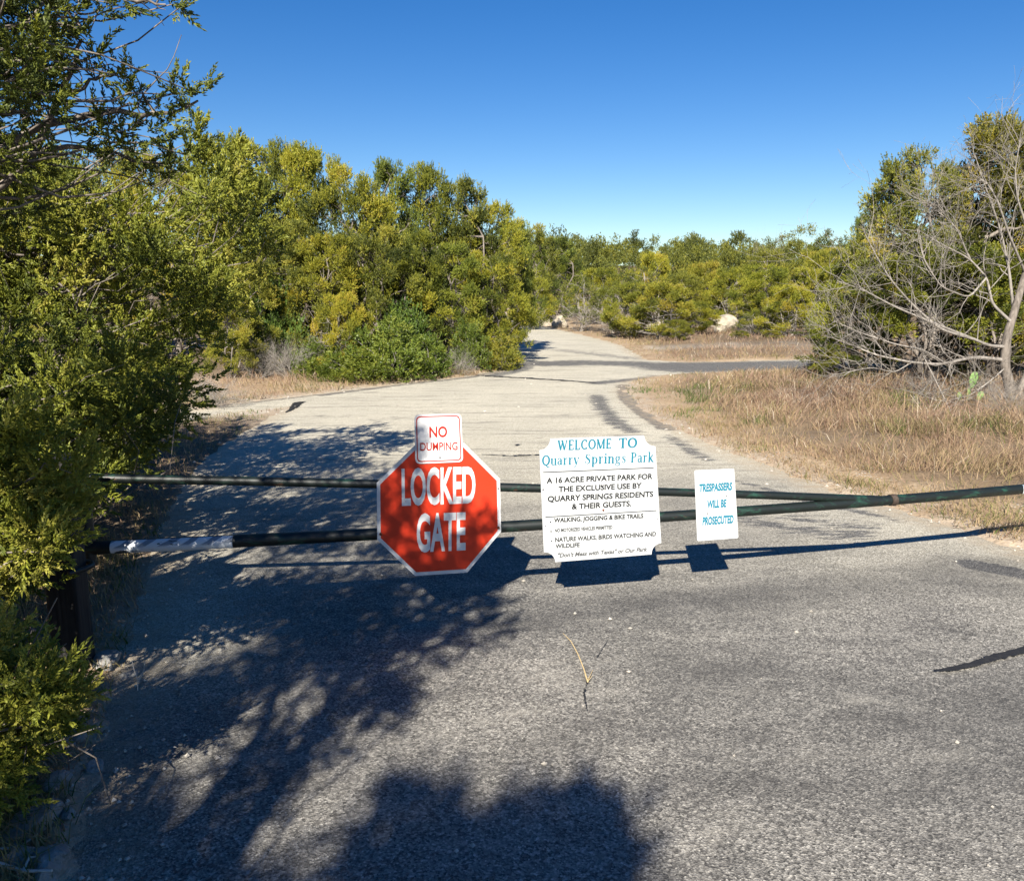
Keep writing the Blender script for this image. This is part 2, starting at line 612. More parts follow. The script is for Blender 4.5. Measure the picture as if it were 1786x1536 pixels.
X, Y, Q = polar(0.4, 2500, 1.0125, 0.25)
SD = road_sd(X, Y)
Z = gz(X, Y, SD)
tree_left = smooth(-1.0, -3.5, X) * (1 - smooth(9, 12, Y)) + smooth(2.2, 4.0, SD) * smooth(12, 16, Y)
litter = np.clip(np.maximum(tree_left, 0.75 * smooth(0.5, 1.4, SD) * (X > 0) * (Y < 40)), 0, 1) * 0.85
g0, g1 = P(1120, 612), P(1390, 600)
gravel = smooth(1.6, 0.2, np.abs(Y - (g0[1] + 1.0))) * smooth(3.0, 4.0, X) * (1 - smooth(8.5, 10.5, X)) * smooth(0.5, 1.0, SD)
gravel = np.maximum(gravel, 0.40 * smooth(0.55, 0.1, SD) * (Y < 16))
gravel = np.maximum(gravel, 0.8 * smooth(1.1, 0.3, np.abs(Y - 11.6)) * (X < -3.5))
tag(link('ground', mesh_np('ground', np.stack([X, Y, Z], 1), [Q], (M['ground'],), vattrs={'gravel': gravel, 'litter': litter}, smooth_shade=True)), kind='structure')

X, Y, Q = polar(0.4, 110, 1.0062, 0.17)
SD = road_sd(X, Y)
keep = (SD[Q] < 0.7).all(1)
Q = Q[keep]
used = np.unique(Q)
remap = np.zeros(len(X), int)
remap[used] = np.arange(len(used))
X, Y, SD, Q = X[used], Y[used], SD[used], remap[Q]


def seg_mask(a, b, w0, w1=None, ysq=1.0):
    """how close to the stroke from a to b (1 on it, 0 past its half width)"""
    w1 = w0 if w1 is None else w1
    dx, dy = b[0] - a[0], b[1] - a[1]
    t = np.clip(((X - a[0]) * dx + (Y - a[1]) * dy) / (dx * dx + dy * dy + 1e-9), 0, 1)
    d = np.hypot(X - a[0] - t * dx, (Y - a[1] - t * dy))
    return np.clip(1.0 - 0.55 * (d / (w0 + (w1 - w0) * t)) ** 2, 0, 1)


def strokes(lst):
    m = np.zeros_like(X)
    for pts, w, s in lst:
        g = [P(*a)[:2] for a in pts]
        for a, b in zip(g[:-1], g[1:]):
            m = np.maximum(m, s * seg_mask(a, b, w))
    return m


tar = strokes([
    ([(1010, 632), (1100, 634), (1200, 640), (1290, 636)], 1.0, 0.74),
    ([(1210, 640), (1330, 638), (1450, 637)], 1.6, 0.92),
    ([(955, 634), (975, 634)], 0.9, 0.85),
    ([(975, 610), (1100, 625)], 0.7, 0.55),
    ([(1040, 668), (1090, 663), (1150, 657)], 0.30, 0.72),
    ([(1042, 690), (1050, 712), (1078, 738), (1098, 752)], 0.22, 0.66),
    ([(1088, 672), (1092, 695), (1125, 722), (1165, 748)], 0.17, 0.80),
    ([(1165, 760), (1230, 800)], 0.16, 0.6),
    ([(1300, 905), (1450, 935), (1500, 925)], 0.22, 0.6),
    ([(1400, 905), (1490, 915)], 0.30, 0.55),
    ([(560, 689), (700, 671), (820, 658), (905, 640)], 0.16, 0.74),
    ([(430, 703), (560, 688)], 0.10, 0.74),
    ([(860, 655), (905, 645), (925, 632)], 0.35, 0.7),
    ([(1700, 985), (1830, 1010)], 0.11, 1.1),
    ([(1290, 840), (1420, 875), (1560, 905)], 0.10, 0.62),
    ([(640, 735), (760, 720)], 0.35, 0.42),
    ([(560, 600 + 130), (640, 724)], 0.25, 0.40),
    ([(600, 760), (860, 745)], 0.30, 0.36),
])
dark_band = strokes([  # stain band by the gate, plus fainter dark streaks on the nearer asphalt
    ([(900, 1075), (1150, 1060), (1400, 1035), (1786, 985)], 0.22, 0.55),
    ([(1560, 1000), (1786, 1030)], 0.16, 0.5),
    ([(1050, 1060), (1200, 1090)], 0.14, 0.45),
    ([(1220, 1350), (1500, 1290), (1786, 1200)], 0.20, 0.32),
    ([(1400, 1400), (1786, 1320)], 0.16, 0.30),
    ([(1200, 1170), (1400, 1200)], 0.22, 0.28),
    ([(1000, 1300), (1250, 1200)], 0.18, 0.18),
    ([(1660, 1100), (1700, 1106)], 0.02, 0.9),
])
wear = smooth(3.4, 9.5, np.hypot(X, Y) + (fbm(X * 0.7, Y * 0.7, 31) - 0.5) * 3.0) * 0.95
wear = np.maximum(wear, 0.55 * smooth(0.9, 0.2, np.abs(SD)) * smooth(2.5, 4.0, Y))
dust = smooth(-0.30, 0.0, SD) * 0.9
Zr = np.zeros_like(X) + 0.012 * (fbm(X * 0.8, Y * 0.8, 40) - 0.5) + np.where(Y > 30, hill(X, Y), 0)
tag(link('road', mesh_np('road', np.stack([X, Y, Zr], 1), [Q], (M['road'],), vattrs={'tar': tar, 'dark_band': dark_band, 'wear': wear, 'dust': dust}, smooth_shade=True)), kind='structure')


def ribbon(mb, pts, widths, z=0.012, jitter=0.15, seed=1, n=40):
    g = np.array([P(*a)[:2] for a in pts])
    t = np.linspace(0, len(g) - 1, n)
    x = np.interp(t, np.arange(len(g)), g[:, 0])
    y = np.interp(t, np.arange(len(g)), g[:, 1])
    w = np.interp(t, np.arange(len(g)), widths)
    d = np.stack([np.gradient(x), np.gradient(y)], 1)
    d /= np.linalg.norm(d, axis=1)[:, None]
    nx, ny = -d[:, 1], d[:, 0]
    rr = np.random.RandomState(seed)
    wob = np.cumsum(rr.randn(n)) * jitter * np.mean(w) * 0.25
    wl, wr = w * (0.5 + jitter * rr.randn(n)), w * (0.5 + jitter * rr.randn(n))
    v = np.vstack([np.stack([x + nx * (wl + wob), y + ny * (wl + wob), np.full(n, z)], 1), np.stack([x - nx * (wr - wob), y - ny * (wr - wob), np.full(n, z)], 1)])
    i = np.arange(n - 1)
    mb.add(v, np.stack([i, i + 1, i + 1 + n, i + n], 1))


mb = MB()
ribbon(mb, [(1630, 1173), (1660, 1170), (1700, 1160), (1740, 1146), (1830, 1122)], [0.012, 0.036, 0.042, 0.05, 0.05], seed=3, n=60, jitter=0.08)
tag(link('tar_strip', mb.build('tar_strip', M['tarseal'])), kind='structure')
mb = MB()
ribbon(mb, [(828, 655), (920, 660), (1040, 668)], [0.10, 0.12, 0.06], seed=4, jitter=0.3, z=0.011)
ribbon(mb, [(840, 794), (890, 796), (945, 794), (985, 797)], [0.012, 0.03, 0.03, 0.01], seed=5, jitter=0.3, z=0.011)
ribbon(mb, [(498, 720), (512, 712), (522, 703), (534, 701)], [0.02, 0.09, 0.16, 0.02], seed=6, jitter=0.1, z=0.011)
ribbon(mb, [(900, 778), (905, 776)], [0.04, 0.03], seed=7, n=8, z=0.011)
ribbon(mb, [(1025, 1185), (1018, 1215), (1024, 1245)], [0.004, 0.006, 0.002], seed=8, jitter=0.4, z=0.011)
ribbon(mb, [(1040, 1150), (1060, 1120)], [0.004, 0.002], seed=9, jitter=0.4, z=0.011)
tag(link('road_crack', mb.build('road_crack', M['tarseal'])), kind='structure')

# ------------------------------------------------------------------ foliage and trees
RS = np.random.RandomState(7)


def unit(v):
    return v / (np.linalg.norm(v, axis=-1, keepdims=True) + 1e-9)


def frames(d, rs):
    """an orthonormal frame per direction, randomly turned about it"""
    h = unit(rs.randn(*d.shape))
    u = unit(np.cross(d, h))
    w = np.cross(d, u)
    return np.stack([u, w, d], -1)


def spray_template(seed, nf, L, fl, fw, solid):
    """a twig of scale leaves along +Z: thin cones (solid) or kite shaped blades"""
    rs = np.random.RandomState(seed)
    V, F = [], []
    n = 0
    for i in range(nf):
        t = i / max(1, nf - 1)
        b = np.array([0, 0, t * L * 0.75]) + rs.randn(3) * L * 0.03
        th = math.radians(rs.uniform(18, 72)) * (1 - 0.65 * t)
        ph = i * 2.4 + rs.uniform(-.4, .4)
        d = np.array([math.sin(th) * math.cos(ph), math.sin(th) * math.sin(ph), math.cos(th)])
        ln = fl * rs.uniform(0.6, 1.2) * (1 - 0.25 * t)
        u = unit(np.cross(d, rs.randn(3)))
        w = np.cross(d, u)
        if solid:
            r = fw * 0.5
            mid = b + d * ln * 0.45
            for k in range(3):
                a = k * 2.094
                V.append(mid + r * (math.cos(a) * u + math.sin(a) * w))
            V.append(b)
            V.append(b + d * ln + rs.randn(3) * ln * 0.06)
            F += [(n, n + 1, n + 4), (n + 1, n + 2, n + 4), (n + 2, n, n + 4), (n + 1, n, n + 3), (n + 2, n + 1, n + 3)]
            n += 5
        else:
            V += [b, b + d * ln * 0.5 + u * fw * 0.5, b + d * ln, b + d * ln * 0.5 - u * fw * 0.5]
            F.append((n, n + 1, n + 2, n + 3))
            n += 4
    return np.array(V), np.array(F)


T_NEAR = [spray_template(s, 26, 0.11, 0.031, 0.0088, True) for s in range(5)]
T_MID = [spray_template(s + 20, 10, 0.11, 0.046, 0.021, False) for s in range(5)]
T_LEAF = [spray_template(s + 40, 9, 0.12, 0.055, 0.030, False) for s in range(4)]
T_FAR = [spray_template(s + 60, 7, 0.17, 0.10, 0.055, False) for s in range(4)]


def foliage(name, pos, dirs, size, tint, templates, mat, rs):
    """sprays at pos, pointing along dirs; one mesh"""
    pos, dirs = np.asarray(pos, float), unit(np.asarray(dirs, float))
    which = rs.randint(0, len(templates), len(pos))
    V, F, T, n = [], [], [], 0
    for k, (tv, tf) in enumerate(templates):
        s = which == k
        if not s.any():
            continue
        R = frames(dirs[s], rs)
        v = np.einsum('nij,kj->nki', R, tv) * size[s][:, None, None] + pos[s][:, None, :]
        m = len(v)
        f = tf[None] + (np.arange(m) * len(tv))[:, None, None] + n
        V.append(v.reshape(-1, 3))
        F.append(f.reshape(-1, tf.shape[1]))
        T.append(np.repeat(tint[s], len(tf)) + rs.randn(m * len(tf)) * 0.07)
        n += m * len(tv)
    return mesh_np(name, np.vstack(V), [np.vstack(F)], (mat,), attrs={'tint': np.clip(np.concatenate(T), 0, 1)})


def clump_sprays(centers, dirs, radii, tints, per, rs, up=0.45, spread=0.75, flat=0.85):
    """scatter sprays through clumps: dense shell, pointing outwards and up"""
    n = len(centers)
    per = np.broadcast_to(np.asarray(per), (n,)).astype(int)
    idx = np.repeat(np.arange(n), per)
    o = unit(rs.randn(len(idx), 3)) * (rs.rand(len(idx), 1) ** 0.5) * (0.6 + 0.6 * rs.rand(len(idx), 1))
    c, d, r = centers[idx], dirs[idx], radii[idx][:, None]
    along = (o * d).sum(1, keepdims=True)
    o = o + d * along * 0.35                      # stretched along the branch
    o[:, 2] *= flat
    pos = c + o * r
    dd = unit(o) * 0.8 + d * 0.45 + np.array([0, 0, up * 0.6]) + rs.randn(len(idx), 3) * spread * 0.6
    tint = tints[idx] + rs.randn(len(idx)) * 0.11
    return pos, dd, tint


def wander(a, b, n, rs, amt):
    t = np.linspace(0, 1, n)[:, None]
    L = np.linalg.norm(b - a)
    p = a + (b - a) * t
    for k, f in ((1, 0.30), (2, 0.16), (3, 0.10), (5, 0.05)):
        p = p + np.sin(math.pi * k * t) * rs.randn(3) * amt * f * L * (0.75 if k > 1 else 1)
    return p


def make_juniper(seed, H, R, nclump, per, rc, templates, mat, tint0, tint_var=0.14, t0=0.05, stems=3, size=(0.8, 1.3), spire=0.0, dead=10, bark=None, flat_top=False):
    """trunk and crown meshes of a many-stemmed juniper, base at the origin"""
    rs = np.random.RandomState(seed)
    wood = MB()
    C, Dr, Rd, MT = [], [], [], []
    stem_pts = []
    for s in range(stems):
        a = s * 2.4 + rs.rand()
        lean = R * (0.15 + 0.3 * rs.rand()) * (s > 0)
        top = np.array([math.cos(a) * lean, math.sin(a) * lean, H * (1.0 if s == 0 else rs.uniform(0.62, 0.92))])
        b = np.array([math.cos(a) * 0.07, math.sin(a) * 0.07, -0.05]) * (s > 0) + np.array([0, 0, -0.05])
        pts = wander(b, top, 9, rs, 0.35)
        wood.tube(pts, np.linspace(0.020 * H * (1 if s == 0 else 0.7), 0.010, 9), 7)
        stem_pts.append(pts)
    nm = max(10, int(nclump / 4.2))
    for k in range(nm):
        t = t0 + (1 - t0) * ((k + 0.5) / nm) ** 0.9
        t = np.clip(t + rs.uniform(-.05, .05), t0 * 0.8, 1.0)
        env = R * math.sqrt(max(0.02, 1 - ((t - 0.42) / 0.62) ** 2))
        if flat_top:
            env = R * (0.55 + 0.5 * t) * (1 if t < 0.93 else 0.8)
        if spire:
            env = R * max(0.06, (1 - t) ** spire) * (0.55 + 0.45 * min(1, t / 0.25))
        a = k * 2.39996 + rs.uniform(-.5, .5)
        rad = env * (rs.uniform(0.74, 1.0) if rs.rand() < 0.85 else rs.uniform(0.3, 0.7))
        mt = rs.randn() * tint_var
        lump = 0.82 + 0.32 * math.sin(a * 2 + seed) * math.sin(t * 9 + seed * 1.7)
        rad *= lump
        c = np.array([math.cos(a) * rad, math.sin(a) * rad, t * H])
        d = unit(np.array([math.cos(a), math.sin(a), 0.55 + 0.9 * max(0, t - 0.5)]) + rs.randn(3) * 0.2)
        sp_ = stem_pts[rs.randint(stems)]
        z0 = c[2] - rad * rs.uniform(0.25, 0.75)
        i = np.argmin(np.abs(sp_[:, 2] - max(z0, 0.12 * H)))
        pts = wander(sp_[i], c + d * rc * 0.3, 6, rs, 0.3)
        wood.tube(pts, np.linspace(0.012 + 0.006 * H * rs.rand(), 0.004, 6), 5, cap=False)
        big = rc * rs.uniform(1.1, 1.9)
        for q in range(7):                        # a mass: tufts over the outer, upper side of a limb's end
            o = unit(rs.randn(3) + d * 0.9 + np.array([0, 0, 0.5]))
            c2 = c + o * big * np.array([1.2, 1.2, 0.9]) * rs.uniform(0.5, 1.25)
            c2[2] = min(c2[2], H * 1.03)
            C.append(c2), Dr.append(unit(d * 0.6 + o + np.array([0, 0, 0.3]))), Rd.append(rc * rs.uniform(0.5, 1.05))
            wood.tube(wander(pts[4], c2, 4, rs, 0.3), np.linspace(0.006, 0.002, 4), 3, cap=False)
            MT.append(mt)
    for k in range(int(4 + 3 * R)):               # leaders on the skyline
        a, q = rs.rand() * 6.28, R * 0.75 * math.sqrt(rs.rand())
        zz = H * (0.80 + 0.24 * rs.rand()) * math.sqrt(max(0.3, 1 - (q / R) ** 2 * 0.5))
        for j in range(2):
            C.append(np.array([math.cos(a) * q, math.sin(a) * q, zz + j * rc * 0.5]))
            Dr.append(np.array([0, 0, 1.0])), Rd.append(rc * (0.55 - 0.15 * j))
    for k in range(dead):                         # bare grey twigs inside
        sp_ = stem_pts[rs.randint(stems)]
        i = rs.randint(1, 6)
        a = rs.rand() * 6.28
        e = sp_[i] + np.array([math.cos(a), math.sin(a), rs.uniform(-.2, .7)]) * R * rs.uniform(0.5, 0.95)
        pts = wander(sp_[i], e, 7, rs, 0.5)
        wood.tube(pts, np.linspace(0.014, 0.003, 7), 4, cap=False)
        for q in range(3):
            j = rs.randint(2, 6)
            wood.tube(wander(pts[j], pts[j] + rs.randn(3) * R * 0.16, 4, rs, 0.4), np.linspace(0.006, 0.002, 4), 3, cap=False)
    C, Dr, Rd = np.array(C), np.array(Dr), np.array(Rd)
    MT += [rs.randn() * tint_var for _ in range(len(C) - len(MT))]
    tints = tint0 + np.array(MT) + rs.randn(len(C)) * tint_var * 0.6
    pos, dd, tt = clump_sprays(C, Dr, Rd, tints, np.maximum(4, per * 1.25 * (Rd / rc) ** 1.6), rs)
    k = pos[:, 2] > 0.04
    pos, dd, tt = pos[k], dd[k], tt[k]
    sz = rs.uniform(*size, len(pos))
    return wood.build('trunk', bark or M['bark'], True), foliage('crown', pos, dd, sz, tt, templates, mat, rs)


def make_shrub(seed, H, R, nclump, per, rc, mat, tint0, templates):
    rs = np.random.RandomState(seed)
    wood = MB()
    C, Dr, Rd = [], [], []
    for k in range(nclump):
        a = k * 2.39996
        u = (k + 0.5) / nclump
        el = math.asin(min(1, u * 1.02)) if rs.rand() < 0.8 else rs.rand() * 1.4
        q = rs.uniform(0.72, 1.05) if rs.rand() < 0.8 else rs.uniform(0.3, 0.7)
        q *= 0.85 + 0.25 * math.sin(a * 3 + seed)
        d = np.array([math.cos(a) * math.cos(el), math.sin(a) * math.cos(el), math.sin(el)])
        c = d * np.array([R, R, H]) * q
        c[2] = max(c[2], 0.1)
        C.append(c), Dr.append(unit(d + [0, 0, 0.3])), Rd.append(rc * rs.uniform(0.7, 1.3))
        pts = wander(np.array([rs.randn() * 0.1, rs.randn() * 0.1, -0.04]), c, 6, rs, 0.35)
        wood.tube(pts, np.linspace(0.016, 0.003, 6), 5, cap=False)
    C, Dr, Rd = np.array(C), np.array(Dr), np.array(Rd)
    tints = tint0 + rs.randn(len(C)) * 0.12
    pos, dd, tt = clump_sprays(C, Dr, Rd, tints, per, rs, up=0.5)
    k = pos[:, 2] > 0.03
    pos, dd, tt = pos[k], dd[k], tt[k]
    return wood.build('trunk', M['grey_bark'], True), foliage('crown', pos, dd, rs.uniform(0.8, 1.3, len(pos)), tt, templates, mat, rs)


def branch_rec(mb, rs, p, d, L, r, level, maxlevel, kids=(3, 5), bend=0.5, up=0.1, sides=6, droop=0.0, leaf=None):
    n = 7 if level < 2 else 5
    pts = [p]
    dd = d
    for i in range(n - 1):
        dd = unit(dd + rs.randn(3) * bend * 0.22 + np.array([0, 0, up * 0.12 - droop * 0.1]))
        pts.append(pts[-1] + dd * L / (n - 1))
    pts = np.array(pts)
    rad = np.linspace(r, max(0.0016, r * 0.35), n)
    mb.tube(pts, rad, sides if level < 2 else (4 if level == 2 else 3), cap=False)
    if level >= maxlevel:
        return
    for k in range(rs.randint(*kids) + (1 if level == 0 else 0)):
        t = rs.uniform(0.25, 1.0)
        i = min(n - 2, int(t * (n - 1)))
        b = pts[i] + (pts[i + 1] - pts[i]) * (t * (n - 1) - i if i < n - 1 else 0)
        side = unit(np.cross(dd, rs.randn(3)))
        nd = unit(unit(pts[i + 1] - pts[i]) * rs.uniform(0.5, 1.0) + side * rs.uniform(0.5, 1.0) + np.array([0, 0, up * 0.3]))
        branch_rec(mb, rs, b, nd, L * rs.uniform(0.45, 0.72), rad[i] * 0.6, level + 1, maxlevel, kids, bend, up, sides, droop)


def make_brush(seed, H, R, nstem, levels=3, kids=(4, 6)):
    """leafless grey brush"""
    rs = np.random.RandomState(seed)
    mb = MB()
    for s in range(nstem):
        a = rs.rand() * 6.28
        d = unit(np.array([math.cos(a) * R / H, math.sin(a) * R / H, rs.uniform(0.5, 1.1)]))
        branch_rec(mb, rs, np.array([math.cos(a) * 0.06, math.sin(a) * 0.06, -0.03]), d, H * rs.uniform(0.6, 0.95), 0.014, 0, levels, kids, 0.9, 0.3)
    return mb.build('branches', M['grey_bark'], True)


TREES = []


def place(root_name, meshes, loc, scale, rz, label, cat, group, color=(1, 1, 1)):
    """one thing with its own trunk and crown; the meshes may be shared with its siblings"""
    r = empty(root_name, loc, rz, label, cat, group)
    r.scale = scale
    for nm, me in meshes:
        o = link(nm, me, r)
        o.color = (*color, 1)
    TREES.append(r)
    return r


# shared kinds
JM = M['juniper']
KIND = {}
for i, (seed, tint, kw) in enumerate([
        (11, 0.46, dict(stems=3)), (23, 0.56, dict(stems=4)), (37, 0.40, dict(stems=2, spire=0.55)), (41, 0.62, dict(stems=3)), (59, 0.50, dict(stems=4, flat_top=True, t0=0.3))]):
    KIND['j%d' % i] = [(n, m) for n, m in zip(('trunk', 'crown'), make_juniper(seed, 4.0, 1.6, 135, 62, 0.24, T_MID, JM, tint, **kw))]
KIND['j5'] = [(n, m) for n, m in zip(('trunk', 'crown'), make_juniper(67, 4.0, 1.6, 120, 62, 0.24, T_MID, JM, 0.48, stems=4, t0=0.36, dead=24))]
for i, (seed, tint) in enumerate([(71, 0.45), (83, 0.6)]):
    KIND['s%d' % i] = [(n, m) for n, m in zip(('trunk', 'crown'), make_shrub(seed, 1.4, 1.0, 75, 34, 0.22, M['broadleaf'], tint, T_LEAF))]
for i, (seed, tint) in enumerate([(91, 0.60), (97, 0.72)]):   # open yellowish bushes with grey limbs showing
    KIND['y%d' % i] = [(n, m) for n, m in zip(('trunk', 'crown'), make_juniper(seed, 3.0, 1.6, 135, 58, 0.23, T_MID, JM, tint, t0=0.12, stems=5, dead=30, bark=M['grey_bark']))]
for i in range(2):
    KIND['b%d' % i] = [('branches', make_brush(130 + i, 1.5, 1.1, 16))]
KIND['g0'] = [(n, m) for n, m in zip(('trunk', 'crown'), make_juniper(151, 3.0, 1.7, 60, 26, 0.22, T_MID, JM, 0.42, t0=0.2, stems=6, dead=70, bark=M['grey_bark']))]
NOMINAL = {'j': (4.0, 1.6), 's': (1.4, 1.0), 'y': (3.0, 1.6), 'b': (1.5, 1.1), 'g': (3.0, 1.7)}
TW = random.Random(5)


def put(kind, px, D, top, hw, name, label, cat, group, color=(1, 1, 1), sink=0.0):
    x = PD(px, 600, D)[0]
    g = gpoint(x, D)
    topz = PD(px, top, D)[2]
    H = max(0.25, topz - g)
    R = hw / FPX * D
    h0, r0 = NOMINAL[kind[0]]
    return place(name, KIND[kind], (x, D, g - 0.02 - sink), (R / r0, R / r0, H / h0), TW.uniform(0, 6.28), label, cat, group, color)


LB = 'junipers on the bank beyond the bend'
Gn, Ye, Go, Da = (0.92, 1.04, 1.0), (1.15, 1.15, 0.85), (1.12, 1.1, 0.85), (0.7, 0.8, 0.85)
for a in [
    ('j4', 462, 19.0, 262, 100, 'tall flat-topped yellow-green juniper behind the leaning near juniper', Ye),
    ('j4', 545, 19.5, 276, 62, 'juniper with a small flat crown notched against the sky, beside the tallest flat-topped one', Ye),
    ('j1', 618, 18.6, 318, 88, 'golden-olive juniper under the gap in the bank skyline', Go),
    ('j2', 690, 20.5, 302, 70, 'pointed dark juniper in the middle of the bank skyline', Gn),
    ('j2', 752, 21.0, 306, 70, 'juniper with the thin spire that pokes above the bank skyline', Ye),
    ('j0', 805, 21.5, 336, 75, 'round olive juniper where the bank skyline starts to slope down', (1, 1, 1)),
    ('j3', 855, 22.0, 372, 68, 'warm-toned juniper near the low end of the bank skyline', Ye),
    ('j0', 893, 24.0, 402, 50, 'narrow juniper at the end of the bank, overhanging the road', Gn),
    ('j1', 400, 18.5, 330, 80, 'shaded olive juniper half hidden by the near juniper spike', Gn),
    ('j0', 505, 17.6, 400, 82, 'mid-green juniper below the tallest flat-topped one', (1, 1, 1)),
    ('j3', 575, 17.4, 425, 75, 'gold-tipped juniper halfway up the bank above the green shrubs', Go),
    ('j1', 655, 17.6, 410, 82, 'full olive juniper straight above the bright green shrubs', (1, 1, 1)),
    ('j2', 730, 18.2, 415, 72, 'dark juniper with a brown-tipped top halfway up the bank', Ye),
    ('j0', 790, 18.8, 440, 72, 'dense juniper hanging over the shady hollow at the bank foot', Gn),
    ('j1', 850, 19.5, 450, 66, 'low juniper whose skirt reaches the road edge at the bend', Ye),
    ('j3', 300, 19.0, 290, 100, 'yellow-brown juniper seen through the gap under the high branch', Go),
    ('j1', 195, 20.0, 285, 100, 'olive juniper far behind the near trees beside the side track', (1, 1, 1)),
    ('j0', 90, 20.5, 280, 110, 'green juniper far back behind the gate post thicket', Gn),
    ('j0', -30, 20.0, 270, 120, 'green juniper farthest along the side track', Gn),
    ('j3', 440, 16.6, 470, 66, 'mid-sized juniper behind the little juniper with the bare trunk', (1, 1, 1)),
]:
    put(a[0], a[1], a[2], a[3], a[4], 'juniper_tree', a[5], 'tree', LB, a[6])
SB = 'shrubs along the foot of the bank'
for a in [
    ('s0', 560, 16.2, 592, 62, 'spreading bright green shrub beside the bare grey brush', (1, 1, 1)),
    ('s1', 668, 15.9, 560, 78, 'largest bright green shrub at the foot of the bank', (1, 1, 1)),
    ('s0', 735, 16.6, 578, 58, 'green shrub between the largest shrub and the shady hollow', (1, 1.0, .9)),
    ('s1', 620, 15.6, 610, 70, 'low green shrub spilling onto the grass in front of the largest shrub', (1.05, 1.0, .9)),
    ('s0', 700, 17.0, 525, 60, 'dark green shrub rising behind the largest shrub', (.85, .95, 1)),
    ('s1', 868, 18.2, 585, 40, 'yellow-green shrub at the very corner of the bend', (1.35, 1.05, .9)),
    ('s0', 475, 16.9, 480, 60, 'dull green shrub above the bare grey brush', (.8, .92, 1.1)),
    ('s0', 820, 18.0, 560, 40, 'small olive shrub in the shade of the hollow', (.9, .9, .9)),
]:
    put(a[0], a[1], a[2], a[3], a[4], 'green_shrub', a[5], 'shrub', SB, a[6])
put('y1', 598, 16.1, 522, 48, 'juniper_tree', 'small golden young juniper among the bright green shrubs', 'tree', LB, (1.15, 1.12, .8))
put('j3', 398, 15.4, 515, 46, 'juniper_tree', 'little juniper with a bare trunk at the corner of the side track', 'tree', LB, (1.1, 1.1, .9))
BR = 'leafless grey brush'
for a in [
    ('b0', 505, 16.0, 585, 44, 'tangle of bare grey twigs between the little juniper and the green shrubs'),
    ('b1', 445, 15.6, 620, 36, 'bare grey twigs at the foot of the little juniper'),
    ('b0', 365, 12.2, 655, 50, 'pale dead weed clump on the tip of grass beside the side track'),
    ('b1', 318, 13.2, 650, 44, 'silvery dead bush at the mouth of the side track'),
    ('b1', 800, 17.0, 612, 26, 'pinkish dead weed clump by the road at the bank foot'),
    ('b0', 780, 19.0, 500, 40, 'grey dead twigs in the shady hollow of the bank'),
]:
    put(a[0], a[1], a[2], a[3], a[4], 'bare_brush', a[5], 'brush', BR)

